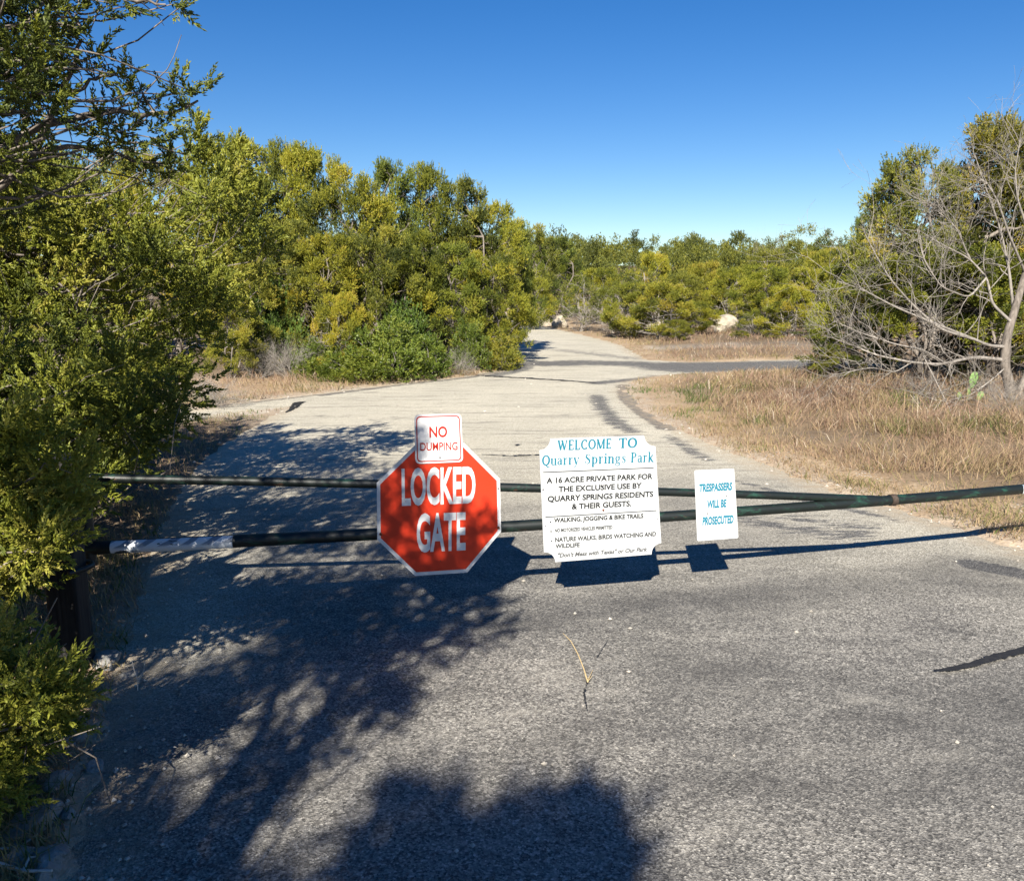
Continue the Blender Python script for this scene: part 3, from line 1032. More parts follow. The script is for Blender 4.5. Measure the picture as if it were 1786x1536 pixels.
MR = 'bushes beyond the grass island'
for a in [
    ('j1', 928, 42.0, 402, 46, 'juniper_tree', 'tall juniper straight beyond the road bend', (1.0, 1.0, .9)),
    ('j0', 968, 50.0, 425, 50, 'juniper_tree', 'dark juniper behind the grey thicket beyond the bend', Gn),
    ('y0', 930, 38.0, 490, 36, 'juniper_bush', 'low bush at the outer curve of the road bend', Ye),
    ('g0', 1012, 36.0, 490, 46, 'juniper_bush', 'silvery grey thicket beside the pale boulder', (.9, .95, 1.1)),
    ('g0', 1065, 34.0, 498, 52, 'juniper_bush', 'grey-green thicket with many bare limbs next to the silvery one', (1, 1, 1)),
    ('y0', 1095, 31.0, 500, 52, 'juniper_bush', 'olive bush with pale forked stems at the island edge', (.95, 1, .95)),
    ('y1', 1150, 29.6, 500, 66, 'juniper_bush', 'broad yellow-green bush in front, nearest the gravel', (1, 1.02, .9)),
    ('y0', 1205, 30.5, 530, 44, 'juniper_bush', 'low yellow bush just before the pale rocks', Ye),
    ('y0', 1045, 42.0, 475, 46, 'juniper_bush', 'pale olive bush above the grey-green thicket', Ye),
    ('g0', 1110, 41.0, 472, 52, 'juniper_bush', 'greyish bush high behind the broad yellow-green one', (1.1, 1.1, 1)),
    ('y1', 1135, 45.0, 450, 40, 'juniper_bush', 'bright-topped bush touching the wooded slope', Ye),
    ('y0', 1185, 40.0, 485, 50, 'juniper_bush', 'grey-limbed yellow bush above the pale rocks', (1, 1, 1)),
    ('y1', 1225, 42.0, 465, 46, 'juniper_bush', 'rounded yellow bush second from the pale snag', (1, 1.0, .9)),
    ('y0', 1272, 39.0, 475, 46, 'juniper_bush', 'tall yellow bush rising behind the cream boulder', Ye),
    ('j3', 1330, 31.0, 468, 56, 'juniper_bush', 'tall dense yellow-green bush behind the far side of the branch road', (1.05, 1.12, .85)),
    ('y1', 1372, 29.0, 505, 52, 'juniper_bush', 'bright yellow bush with twisted grey stems over the island end', (1.1, 1.12, .8)),
    ('g0', 1312, 29.5, 545, 34, 'juniper_bush', 'small silvery bush between the rocks and the bright yellow bush', (1, 1, 1)),
    ('y1', 1405, 34.0, 475, 52, 'juniper_bush', 'yellow-green bush seen through the outermost bare twigs', (1, 1.05, .9)),
    ('j1', 1450, 36.0, 440, 56, 'juniper_bush', 'large olive bush half covered by the bare tree twigs', (1.05, 1.05, .9)),
    ('y0', 1330, 44.0, 445, 44, 'juniper_bush', 'bush crowned by the pale dead snag', (.95, .95, 1)),
    ('y0', 1480, 44.0, 445, 50, 'juniper_bush', 'yellowish bush on the skyline beside the dark spire juniper', Ye),
    ('y1', 1420, 48.0, 445, 46, 'juniper_bush', 'pale yellow bush on the skyline between two dark crowns', (1, 1.0, .9)),
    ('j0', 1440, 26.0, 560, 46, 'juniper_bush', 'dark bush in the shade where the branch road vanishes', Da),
    ('y0', 1290, 27.9, 585, 16, 'juniper_bush', 'tiny bush tucked against the rocks', (1, 1, .9)),
    ('y1', 1345, 27.4, 580, 20, 'juniper_bush', 'knee-high yellow bush at the end of the gravel', (1, 1, .9)),
    ('y0', 1180, 27.9, 560, 30, 'juniper_bush', 'ragged low bush with pale stems rising from the dry grass', (1, 1, .9)),
]:
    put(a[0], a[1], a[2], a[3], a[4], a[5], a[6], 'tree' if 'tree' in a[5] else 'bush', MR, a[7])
put('b0', 1330, 45.0, 415, 24, 'dead_snag', 'pale leafless snag standing out of the yellow bushes', 'dead tree', BR)
put('j4', 1500, 60.0, 385, 28, 'oak_tree', 'thin pale tree poking above the skyline near the dark spire', 'tree', MR, (.8, 1, 1.2))

RJ = 'junipers behind the bare tree'
for a in [
    ('j5', 1580, 14.5, 288, 105, 'dark juniper with a slim spire above the bare tree', (1, 1, .95)),
    ('j2', 1705, 14.0, 228, 120, 'tallest brown-tipped juniper towering behind the bare tree', (1.2, 1.02, .9)),
    ('j0', 1775, 14.5, 250, 130, 'tall juniper cut by the frame edge behind the bare tree', (1.05, 1.05, .95)),
    ('j1', 1500, 15.5, 455, 80, 'low olive juniper at the thin end of the bare branches', (1.15, 1.2, .95)),
    ('j5', 1630, 13.6, 430, 130, 'broad shaded juniper filling the space under the bare branches', (1.05, 1.1, .95)),
    ('j0', 1475, 14.8, 575, 65, 'low dark skirt of juniper where the dry grass ends', (.85, .92, .9)),  # tint darkened to paint in the shade below the taller crowns
    ('j5', 1740, 13.4, 440, 130, 'wide juniper right behind the bare tree trunk', (1, 1.05, .95)),
    ('j0', 1900, 13.5, 300, 140, 'large juniper beyond the bare tree at the grass edge', (.8, .9, .9)),
]:
    put(a[0], a[1], a[2], a[3], a[4], 'juniper_tree', a[5], 'tree', RJ, a[6])

# ---- far wooded slope: nobody could count it
rs = np.random.RandomState(77)
pos, dd, tt, sz = [], [], [], []
for k in range(620):
    az = math.radians(rs.uniform(-12, 37))
    r = math.sqrt(rs.uniform(50 ** 2, 152 ** 2))
    cx, cy = r * math.sin(az), r * math.cos(az)
    if cy < 50 or road_sd([cx], [cy])[0] < 3:
        continue
    g = gpoint(cx, cy)
    H = rs.uniform(2.6, 4.4) * (1.0 + 0.3 * (rs.rand() < 0.16)) + 1.6 * (vnoise(cx / 14.0, cy / 14.0, 5) - 0.5)
    R = H * rs.uniform(0.45, 0.62)
    n = int(330 if r > 90 else 520)
    n = int(n * min(2.6, max(0.6, (H / 3.6) ** 2)))
    lump_c = unit(rs.randn(13, 3)) * rs.uniform(0.55, 0.95, (13, 1))
    lump_c[:, 2] = lump_c[:, 2] * 0.9 + 0.1
    o = lump_c[rs.randint(0, 13, n)] + unit(rs.randn(n, 3)) * rs.rand(n, 1) ** 0.5 * 0.24
    p = np.array([cx, cy, g + H * 0.52]) + o * np.array([R, R, H * 0.5])
    p = p[p[:, 2] > g]
    pos.append(p)
    dd.append(unit(p - np.array([cx, cy, g + H * 0.4])) + np.array([0, 0, 0.15]) + rs.randn(len(p), 3) * 0.6)
    tt.append(np.full(len(p), np.clip(rs.normal(0.45, 0.13), 0.1, 0.75)) + rs.randn(len(p)) * 0.07)
    sz.append(rs.uniform(0.8, 1.4, len(p)) * (0.7 + r / 200))
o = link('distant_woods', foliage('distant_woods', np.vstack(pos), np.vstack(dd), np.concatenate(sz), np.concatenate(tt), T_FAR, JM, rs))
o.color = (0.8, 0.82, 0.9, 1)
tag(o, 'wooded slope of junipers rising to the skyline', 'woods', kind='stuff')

# ---- the near junipers beside the gate, clump by clump
def poly_sample(poly, n, rs):
    poly = np.array(poly, float)
    lo, hi = poly.min(0), poly.max(0)
    out = []
    while len(out) < n:
        p = lo + (hi - lo) * rs.rand(2)
        ins = False
        for (ax, ay), (bx, by) in zip(poly, np.roll(poly, -1, 0)):
            if (ay > p[1]) != (by > p[1]) and p[0] < ax + (p[1] - ay) * (bx - ax) / (by - ay):
                ins = not ins
        if ins:
            out.append(p)
    return np.array(out)


def near_juniper(seed, base, poly, n, D0, Dh, per, rc, tint0, label, extra=(), limbs=(), size=(0.8, 1.25), dead=6, mat=None, nstem=3, name='juniper_tree', limb_lift=0.5, templates=None, world=(), group='near junipers beside the gate'):
    """a juniper whose clumps fill the given silhouette through a depth of its own"""
    rs = np.random.RandomState(seed)
    bx, by = base
    bz = gpoint(bx, by)
    B = np.array([bx, by, bz])
    px = poly_sample(poly, n, rs) if n else np.zeros((0, 2))
    C, Rd, Dr = [], [], []
    for w in world:
        C.append(w - B), Rd.append(rc * rs.uniform(0.65, 1.3))
    for q in px:
        c = PD(q[0], q[1], D0 + Dh * rs.uniform(-1, 1))
        if c[2] < gpoint(c[0], c[1]) + 0.12:
            continue
        C.append(c - B), Rd.append(rc * rs.uniform(0.65, 1.3))
    for (x, y, D, r) in extra:
        C.append(PD(x, y, D) - B), Rd.append(r)
    C, Rd = np.array(C), np.array(Rd)
    mid = C.mean(0)
    Dr = unit(unit(C - mid) + np.array([0.0, 0, 0.5]) + rs.randn(len(C), 3) * 0.25)
    wood = MB()
    top = C[:, 2].max()
    stems = []
    for s in range(nstem):
        e = np.array([mid[0] * 0.6 + rs.randn() * 0.3, mid[1] * 0.6 + rs.randn() * 0.3, top * rs.uniform(0.75, 0.95)])
        pts = wander(np.array([rs.randn() * 0.06, rs.randn() * 0.06, -0.08]), e, 10, rs, 0.18)
        wood.tube(pts, np.linspace(0.035 + 0.014 * top, 0.012, 10), 8)
        stems.append(pts)
    allp = np.vstack(stems)
    for c, r in zip(C, Rd):
        want = c - np.array([0, 0, limb_lift * np.linalg.norm(c[:2] - mid[:2] * 0.6) * rs.uniform(0.3, 1)])
        i = np.argmin(np.linalg.norm(allp - want, axis=1) + (allp[:, 2] < 0.05) * 5)
        pts = wander(allp[i], c, 8, rs, 0.4)
        wood.tube(pts, np.linspace(0.004 + 0.008 * rs.rand(), 0.002, 8), 5, cap=False)
    for pl, r0, r1 in limbs:
        pts = np.array([PD(*a) - B for a in pl])
        t = np.linspace(0, len(pts) - 1, 14)
        pts = np.stack([np.interp(t, np.arange(len(pts)), pts[:, k]) for k in range(3)], 1) + rs.randn(14, 3) * 0.008
        wood.tube(pts, np.linspace(r0, r1, 14), 7, cap=False)
        for q in range(7):
            j = rs.randint(4, 13)
            wood.tube(wander(pts[j], pts[j] + rs.randn(3) * 0.13 + [0.04, 0, 0.05], 7, rs, 0.25), np.linspace(max(0.003, r1), 0.0012, 7), 4, cap=False)
    for k in range(dead):
        i = rs.randint(len(allp))
        c = C[rs.randint(len(C))] + rs.randn(3) * 0.15
        pts = wander(allp[i], c, 10, rs, 0.28)
        wood.tube(pts, np.linspace(0.009, 0.002, 10), 5, cap=False)
        for q in range(4):
            j = rs.randint(3, 8)
            wood.tube(wander(pts[j], pts[j] + rs.randn(3) * 0.16, 4, rs, 0.4), np.linspace(0.005, 0.0015, 4), 4, cap=False)
    tints = tint0 + rs.randn(len(C)) * 0.10
    pos, dd, tt = clump_sprays(C, Dr, Rd, tints, np.maximum(5, per * (Rd / rc) ** 1.7), rs, up=0.55, flat=0.8)
    k = pos[:, 2] > 0.03
    r = empty(name, tuple(B), 0, label, 'tree', group)
    link('trunk', wood.build('trunk', M['bark'], True), r)
    o = link('crown', foliage('crown', pos[k], dd[k], rs.uniform(*size, k.sum()), tt[k], templates or T_NEAR, mat or M['juniper_near'], rs), r)
    return r


# A: the broad lit juniper behind the gate post
near_juniper(201, (-3.6, 6.5),
             [(-420, 330), (-200, 250), (0, 262), (70, 300), (130, 345), (215, 360), (290, 330), (345, 290), (420, 310), (452, 400), (455, 460), (400, 540), (345, 610), (330, 690), (300, 740), (200, 800), (0, 820), (-420, 820)],
             270, 6.3, 0.85, 34, 0.20, 0.62, 'broad sunlit juniper with a slim upright spike, leaning out beside the gate',
             extra=[(345, 250, 5.9, 0.10), (344, 225, 5.9, 0.07), (344, 207, 5.9, 0.04), (352, 238, 5.9, 0.06), (346, 275, 5.9, 0.13), (352, 305, 5.9, 0.17), (398, 262, 6.2, 0.07), (397, 285, 6.2, 0.11), (330, 290, 6.0, 0.12), (420, 300, 6.2, 0.13), (372, 320, 6.0, 0.16), (440, 350, 6.2, 0.15), (462, 420, 6.2, 0.10)], dead=10, size=(1.0, 1.6))
# C: the taller dark one at the frame edge with the long high branch
near_juniper(202, (-3.1, 3.2),
             [(-420, -260), (60, -200), (120, -40), (150, 10), (120, 60), (90, 110), (100, 170), (60, 250), (80, 310), (40, 380), (-60, 420), (-420, 420)],
             105, 3.2, 0.5, 34, 0.13, 0.36, 'tall dark juniper at the frame edge with a long high branch against the sky',
             extra=[(130, 15, 3.22, 0.094), (175, 12, 3.22, 0.070), (190, 5, 3.22, 0.047), (95, 60, 3.15, 0.101), (60, 30, 3.15, 0.125), (30, 80, 3.15, 0.133), (55, 130, 3.15, 0.101), (20, 150, 3.22, 0.125), (80, 110, 3.15, 0.078), (75, 165, 3.22, 0.062), (150, 70, 3.22, 0.047), (155, 105, 3.22, 0.047), (172, 130, 3.22, 0.039),
                    (195, 125, 3.26, 0.039), (222, 130, 3.26, 0.047), (220, 165, 3.26, 0.070), (240, 170, 3.26, 0.055), (180, 205, 3.22, 0.078), (170, 240, 3.22, 0.078), (215, 230, 3.26, 0.086), (200, 265, 3.22, 0.078), (250, 245, 3.26, 0.047), (275, 185, 3.30, 0.047), (285, 210, 3.30, 0.055), (300, 165, 3.30, 0.055), (320, 160, 3.30, 0.062), (345, 165, 3.30, 0.055), (290, 245, 3.30, 0.047),
                    (300, 290, 3.38, 0.070), (320, 270, 3.38, 0.062), (280, 305, 3.38, 0.062), (250, 290, 3.38, 0.055),
                    (225, 5, 3.22, 0.031), (262, 2, 3.30, 0.039), (300, 8, 3.30, 0.039), (312, 14, 3.30, 0.023)],
             limbs=[([(-250, 420, 3.22), (-60, 300, 3.22), (80, 210, 3.22), (200, 190, 3.26), (290, 205, 3.30), (340, 175, 3.30)], 0.022, 0.004),
                    ([(-250, 470, 3.22), (0, 330, 3.22), (75, 255, 3.22), (140, 260, 3.26), (215, 270, 3.30), (300, 290, 3.38)], 0.018, 0.003),
                    ([(60, 250, 3.22), (110, 165, 3.22), (135, 100, 3.22), (138, 50, 3.22), (130, 10, 3.22)], 0.014, 0.004),
                    ([(100, 170, 3.22), (150, 150, 3.22), (200, 130, 3.26), (225, 105, 3.26)], 0.008, 0.003),
                    ([(-250, -40, 3.22), (0, -60, 3.22), (150, -30, 3.22), (230, 0, 3.26), (290, 8, 3.30)], 0.02, 0.003)], dead=12, size=(0.6, 0.95))
# G: dark skirt low behind the post
near_juniper(203, (-3.3, 4.9),
             [(-420, 560), (0, 560), (150, 620), (290, 640), (330, 690), (300, 730), (240, 780), (190, 830), (150, 900), (110, 950), (-420, 960)],
             150, 4.8, 0.5, 34, 0.17, 0.48, 'low dark juniper skirt tucked close behind the gate post', dead=8, size=(0.95, 1.4))
# B: the two sunlit bushes at the frame edge in front of the post
near_juniper(204, (-2.35, 3.0),
             [(-420, 680), (0, 720), (70, 750), (140, 800), (165, 850), (140, 890), (80, 925), (75, 975), (20, 1030), (-40, 1060), (-420, 1060)],
             125, 3.0, 0.3, 34, 0.11, 0.74, 'sunlit young juniper hiding the top of the gate post', dead=0, name='juniper_bush', size=(0.75, 1.15))
near_juniper(205, (-2.0, 2.35),
             [(-420, 1090), (0, 1110), (60, 1165), (110, 1195), (135, 1225), (100, 1260), (60, 1300), (30, 1340), (-20, 1390), (-80, 1400), (-420, 1300)],
             85, 2.32, 0.2, 28, 0.085, 0.76, 'knee-high sunlit juniper bush at the rocky edge below the post', dead=8, name='juniper_bush', size=(0.65, 1.0))

# ---- junipers standing behind and beside the photographer, whose shadows fall on the road
BK = 'junipers behind the viewpoint'
SH = [(n, m) for n, m in zip(('trunk', 'crown'), make_juniper(301, 4.0, 1.6, 170, 70, 0.26, T_MID, JM, 0.45, stems=3))]
for kind, x, y, H, R, rz, label in [
    (SH, -3.4, -2.8, 3.2, 1.4, 1.1, 'juniper behind the viewpoint, second along the road edge'),
    (SH, -3.9, -5.6, 4.6, 1.7, 3.4, 'broad juniper farthest behind the viewpoint'),
]:
    place('juniper_tree', kind, (x, y, gpoint(x, y) - 0.03), (R / 1.6, R / 1.6, H / 4.0), rz, label, 'tree', BK)


def shade_tree(seed, base, polys, z0, z1, per, rc, label):
    """a juniper overhanging the road: its tufts stand up-sun of the patches of shade they throw"""
    rs = np.random.RandomState(seed)
    pts = []
    for poly, n in polys:
        for q in poly_sample(poly, n, rs):
            g = P(*q)
            z = rs.uniform(z0, z1)
            pts.append(np.array([g[0] - SDIR.x / -SDIR.z * z, g[1] - SDIR.y / -SDIR.z * z, z]))
    near_juniper(seed, base, [], 0, 0, 0, per, rc, 0.45, label, world=pts, mat=JM, templates=T_MID, dead=4, size=(0.7, 1.1), group=BK, limb_lift=0.8)


shade_tree(311, (-1.75, -0.4), [
    ([(480, 900), (640, 890), (760, 925), (850, 945), (890, 985), (845, 1090), (780, 1160), (690, 1140), (540, 1210), (430, 1250), (455, 1080)], 105),
    ([(640, 1170), (700, 1160), (720, 1240), (640, 1262), (600, 1250)], 8),
    ([(400, 1290), (520, 1290), (580, 1310), (540, 1345), (470, 1400), (380, 1400)], 6), ([(-60, 1360), (130, 1320), (230, 1400), (130, 1560), (-60, 1560)], 20), ([(200, 1150), (420, 1110), (440, 1230), (230, 1260)], 12)], 2.6, 3.6, 36, 0.15, 'juniper standing beside the viewpoint and overhanging the road')
shade_tree(312, (-1.9, -4.6), [
    ([(100, 1440), (300, 1400), (400, 1430), (430, 1500), (360, 1660), (60, 1660)], 28),
    ([(570, 1500), (650, 1450), (735, 1395), (800, 1475), (865, 1465), (890, 1410), (935, 1415), (950, 1475), (985, 1410), (1015, 1410), (1035, 1485), (1065, 1530), (1055, 1780), (480, 1780)], 62)], 4.4, 5.3, 64, 0.19, 'spired juniper behind the viewpoint, on the road side')

# ---- the bare grey tree
rs = np.random.RandomState(404)
base = P(1775, 718)
base[2] = gpoint(base[0], base[1])
root = empty('bare_tree', tuple(base), 0, 'leafless grey tree with long sweeping limbs at the edge of the dry grass', 'tree')
tr, br = MB(), MB()
B = base


def poly3(pts):
    p = np.array([PD(*a) - B for a in pts])
    t = np.linspace(0, len(p) - 1, 5 * len(p))
    # smooth through the points
    q = np.stack([np.interp(t, np.arange(len(p)), p[:, k]) for k in range(3)], 1)
    for _ in range(2):
        q[1:-1] = (q[:-2] + 2 * q[1:-1] + q[2:]) / 4
    return q


D0 = base[1]
trunk = poly3([(1778, 735, D0), (1765, 690, D0), (1752, 640, D0), (1755, 590, D0), (1770, 540, D0 + .05), (1790, 470, D0 + .1), (1815, 380, D0)])
tr.tube(trunk, np.linspace(0.085, 0.035, len(trunk)), 9)
t2 = poly3([(1790, 735, D0 + .1), (1778, 680, D0 + .15), (1790, 650, D0 + .2), (1830, 600, D0 + .3)])
tr.tube(t2, np.linspace(0.05, 0.03, len(t2)), 7)
for pl, r0 in [
    ([(1752, 628, D0), (1700, 622, D0 - .1), (1640, 636, D0 - .3), (1590, 632, D0 - .4), (1530, 620, D0 - .5), (1480, 600, D0 - .5), (1440, 585, D0 - .5)], 0.042),
    ([(1755, 605, D0), (1725, 603, D0 - .1), (1690, 588, D0 - .2), (1620, 560, D0 - .3), (1560, 535, D0 - .4), (1505, 505, D0 - .5), (1460, 490, D0 - .5)], 0.040),
    ([(1700, 592, D0 - .2), (1640, 575, D0 - .3), (1590, 530, D0 - .2), (1555, 490, D0 - .2), (1530, 450, D0 - .1), (1510, 410, D0)], 0.032),
    ([(1762, 560, D0), (1730, 530, D0 + .1), (1722, 485, D0 + .1), (1690, 450, D0 + .1), (1640, 425, D0 + .1), (1600, 400, D0 + .1)], 0.034),
    ([(1768, 545, D0 + .1), (1760, 470, D0 + .1), (1745, 400, D0 + .1), (1720, 330, D0), (1700, 270, D0)], 0.034),
    ([(1790, 480, D0 + .1), (1760, 410, D0 - .2), (1740, 350, D0 - .3), (1722, 320, D0 - .3), (1690, 300, D0 - .3)], 0.028),
    ([(1690, 450, D0 + .1), (1670, 400, D0), (1650, 380, D0), (1610, 350, D0)], 0.02),
    ([(1720, 485, D0), (1690, 520, D0 - .2), (1640, 500, D0 - .3), (1610, 450, D0 - .3), (1600, 400, D0 - .3)], 0.022),
    ([(1660, 640, D0 - .2), (1610, 610, D0 - .5), (1560, 600, D0 - .7), (1500, 580, D0 - .7), (1455, 560, D0 - .7)], 0.022),
    ([(1800, 420, D0), (1775, 350, D0), (1770, 300, D0), (1780, 240, D0)], 0.026),
    ([(1755, 640, D0), (1720, 670, D0 - .3), (1690, 690, D0 - .5), (1650, 700, D0 - .6)], 0.018),
    ([(1590, 632, D0 - .4), (1560, 650, D0 - .5), (1520, 640, D0 - .6), (1450, 655, D0 - .7)], 0.014),
    ([(1610, 620, D0 - .4), (1630, 660, D0 - .6), (1650, 700, D0 - .8), (1660, 720, D0 - .9)], 0.012),
]:
    q = poly3(pl)
    r0 *= 0.66
    rad = np.linspace(r0, 0.005, len(q))
    br.tube(q, rad, 7, cap=False)
    for k in range(16):
        i = rs.randint(len(q) // 5, len(q) - 1)
        d = unit(q[i + 1] - q[i])
        side = unit(rs.randn(3) * np.array([1, .8, 1]) + np.array([-0.2, 0, 0.5]))
        branch_rec(br, rs, q[i], unit(d * 0.8 + side * 0.9), rs.uniform(0.35, 0.95), max(0.005, rad[i] * 0.45), 1, 3, (2, 5), 0.9, 0.25, 5)
link('trunk', tr.build('trunk', M['bark'], True), root)
link('limbs', br.build('limbs', m_bark('limb_bark', (0.15, 0.135, 0.115), (0.34, 0.31, 0.275)), True), root)

put('b0', 1750, 11.6, 650, 36, 'bare_brush', 'tangle of dead sticks around the foot of the bare tree', 'brush', BR)
put('b1', 1610, 12.0, 655, 40, 'bare_brush', 'grey brush in the shade beneath the sweeping limbs', 'brush', BR)
put('b1', 1775, 10.4, 690, 40, 'bare_brush', 'reddish-grey dead brush at the frame edge by the bare tree', 'brush', BR)

# ---- prickly pear
cx, cy = P(1690, 722)[:2]
root = empty('prickly_pear', (cx, cy, gpoint(cx, cy) + 0.03), 0, 'pale green prickly pear pad standing in the dry grass by the bare tree', 'cactus')


def pad(parent, loc, w, h, tilt, turn):
    bm = bmesh.new()
    bmesh.ops.create_uvsphere(bm, u_segments=16, v_segments=10, radius=1.0)
    for v in bm.verts:
        f = 0.72 + 0.28 * (v.co.z * 0.5 + 0.5)
        v.co = Vector((v.co.x * w / 2 * f, v.co.y * 0.016 * (1.2 - 0.3 * abs(v.co.z)), (v.co.z + 1) * h / 2))
    me = bpy.data.meshes.new('pad')
    bm.to_mesh(me)
    bm.free()
    me.materials.append(M['cactus'])
    for p in me.polygons:
        p.use_smooth = True
    o = link('pad', me, parent)
    o.location = loc
    o.rotation_euler = (0.1, tilt, turn)


pad(root, (0, 0, 0.16), 0.15, 0.24, 0.06, 0.1)
pad(root, (-0.03, 0.02, -0.02), 0.13, 0.20, -0.15, 0.7)
pad(root, (0.10, 0.03, -0.02), 0.10, 0.15, 0.5, -0.4)
pad(root, (-0.11, 0.05, -0.02), 0.10, 0.14, -0.5, 0.3)

# ------------------------------------------------------------------ grasses
def blades(name, n, rs, accept, height, tintf, lean=1.05, wmin=0.0022, r0=1.9, r1=46.0, amax=37.0):
    r = r0 * (r1 / r0) ** rs.rand(n)
    a = np.radians(rs.uniform(-amax, amax, n))
    x, y = r * np.sin(a), r * np.cos(a)
    sd = road_sd(x, y)
    k = (sd > 0.03) & (rs.rand(n) < accept(x, y, sd))
    x, y, sd, r = x[k], y[k], sd[k], r[k]
    z = gz(x, y, sd) - 0.01
    h = height(x, y, sd) * rs.uniform(0.55, 1.35, len(x))
    t = np.clip(tintf(x, y, sd) + rs.randn(len(x)) * 0.14, 0, 1)
    w = np.maximum(wmin, np.minimum(r, 14) * 0.00030 + np.maximum(r - 14, 0) * 0.00012) * rs.uniform(0.6, 1.4, len(x))
    th = rs.rand(len(x)) * 2 * np.pi
    # neighbours lean alike, as wind-laid grass does
    lx = np.cos(fbm(x * 0.9, y * 0.9, 71) * 9) * 0.45 + rs.randn(len(x)) * 0.75
    ly = np.sin(fbm(x * 0.9, y * 0.9, 72) * 9) * 0.45 + rs.randn(len(x)) * 0.75
    ux, uy = np.cos(th) * w, np.sin(th) * w
    hl = h * lean
    b = np.stack([x, y, z], 1)
    u = np.stack([ux, uy, np.zeros_like(ux)], 1)
    m = b + np.stack([lx * hl * 0.32, ly * hl * 0.32, h * 0.55], 1)
    e = b + np.stack([lx * hl, ly * hl, h * (1 - 0.25 * lean * np.hypot(lx, ly))], 1)
    V = np.stack([b - u, b + u, m - u * 0.7, m + u * 0.7, e], 1).reshape(-1, 3)
    i = np.arange(len(x))[:, None] * 5
    q = i + np.array([[0, 1, 3, 2]])
    tr_ = i + np.array([[2, 3, 4]])
    return tag(link(name, mesh_np(name, V, [q, tr_], (M['grass'],), attrs={'tint': np.concatenate([t, t])})), kind='stuff')


rs = np.random.RandomState(900)


def right_side(x, y):
    return (x > 0.5) & (y < 17)


def acc_tall(x, y, sd):
    a = np.where(right_side(x, y), smooth(0.05, 0.8, sd + (fbm(x * 1.2, y * 1.2, 55) - .5) * 1.0), 0.0)
    a = np.maximum(a, np.where((x > 0.5) & (y >= 17) & (y < 34), 0.95 * smooth(0.1, .6, sd) * (1 - 0.85 * smooth(1.6, 0.4, np.abs(y - g0[1] - 1.0)) * (x > 3)), 0.0))
    a = np.maximum(a, np.where((x <= 0.5) & (y > 12.5), 0.7 * smooth(3.2, 1.2, sd), 0.0))
    return a * (0.12 + 0.88 * smooth(0.38, 0.58, fbm(x * 1.7, y * 1.7, 12)))


def h_tall(x, y, sd):
    h = 0.06 + 0.22 * smooth(0.3, 2.2, sd)
    h = np.where(y > 17, 0.10 + 0.10 * smooth(0.3, 1.5, sd), h)
    h = np.where((x <= 0.5), 0.16 + 0.10 * smooth(.3, 1.5, sd), h)
    return h * (0.65 + 0.7 * fbm(x * 1.3, y * 1.3, 19))


def t_tall(x, y, sd):
    t = 0.48 + 0.5 * (fbm(x * 0.9, y * 0.9, 23) - 0.5) + 0.16 * smooth(0.8, 2.5, sd)
    c = P(1125, 690)
    t = t - 0.5 * np.exp(-(((x - c[0] - 0.1) / 0.45) ** 2 + ((y - c[1]) / 1.0) ** 2))
    t = t - 0.36 * smooth(0.60, 0.70, fbm(x * 1.1 + 9, y * 1.1, 44)) * (y < 17)
    return np.where(rs.rand(*np.shape(x)) < 0.05, 0.93, t)


blades('dry_grass', 420000, rs, acc_tall, h_tall, t_tall)


def acc_short(x, y, sd):
    a = np.where(right_side(x, y), smooth(1.6, 0.15, sd), 0.0)
    a = np.maximum(a, np.where((x <= 0.5) & (y <= 13.5), 0.75 * smooth(3.5, 0.8, sd), 0.0))
    a = np.maximum(a, np.where(y > 13, 0.6 * smooth(1.5, 0.1, sd), 0))
    return a * smooth(0.35, 0.6, fbm(x * 2.3, y * 2.3, 61)) * (0.5 + 0.5 * smooth(0.0, 0.25, sd))


def t_short(x, y, sd):
    t = 0.42 + 0.35 * (fbm(x * 1.5, y * 1.5, 33) - 0.5)
    c = P(440, 725)
    t = t - 0.28 * np.exp(-(((x - c[0]) / 0.9) ** 2 + ((y - c[1]) / 0.7) ** 2))
    c = P(1125, 690)
    t = t - 0.42 * np.exp(-(((x - c[0] - 0.1) / 0.5) ** 2 + ((y - c[1]) / 1.2) ** 2))
    t = t - 0.34 * smooth(0.62, 0.70, fbm(x * 2.1 + 4, y * 2.1, 34))
    return t


blades('short_grass', 260000, rs, acc_short, lambda x, y, sd: 0.045 + 0.10 * fbm(x * 2, y * 2, 66), t_short, lean=0.9, wmin=0.003)

def acc_litter(x, y, sd):
    return np.where((x < -0.8) & (y < 14), 0.9 * smooth(-0.02, 0.25, sd), 0.25 * smooth(1.2, 0.1, sd))


blades('leaf_litter', 90000, rs, acc_litter, lambda x, y, sd: 0.02 + 0.035 * fbm(x * 3, y * 3, 91), lambda x, y, sd: 0.68 + 0.25 * (fbm(x * 4, y * 4, 92) - 0.5), lean=1.5, wmin=0.0045, r1=20.0)

# ------------------------------------------------------------------ the gate
gate_pts = [P(a, b, 0.49) for a, b in [(150, 956), (600, 934), (920, 914), (1180, 899), (1570, 873), (1776, 853)]]
gp = np.array(gate_pts)
gp[:, 2] = 0.49
last = gp[-1] + unit(gp[-1] - gp[-2]) * 1.1
gp = np.vstack([gp, last])
# straighten the bow a little: a long pipe flexes but does not kink
fx = np.polyfit(gp[:, 0], gp[:, 1], 2)
gy = lambda x: np.polyval(fx, x)
xs = np.linspace(gp[0, 0], gp[-1, 0], 24)
main_c = np.stack([xs, gy(xs), np.full(24, 0.49)], 1)
GD = np.array([gp[4][0] - gp[0][0], gp[4][1] - gp[0][1], 0])
GD /= np.linalg.norm(GD)
GN = np.array([GD[1], -GD[0], 0])            # towards the camera side


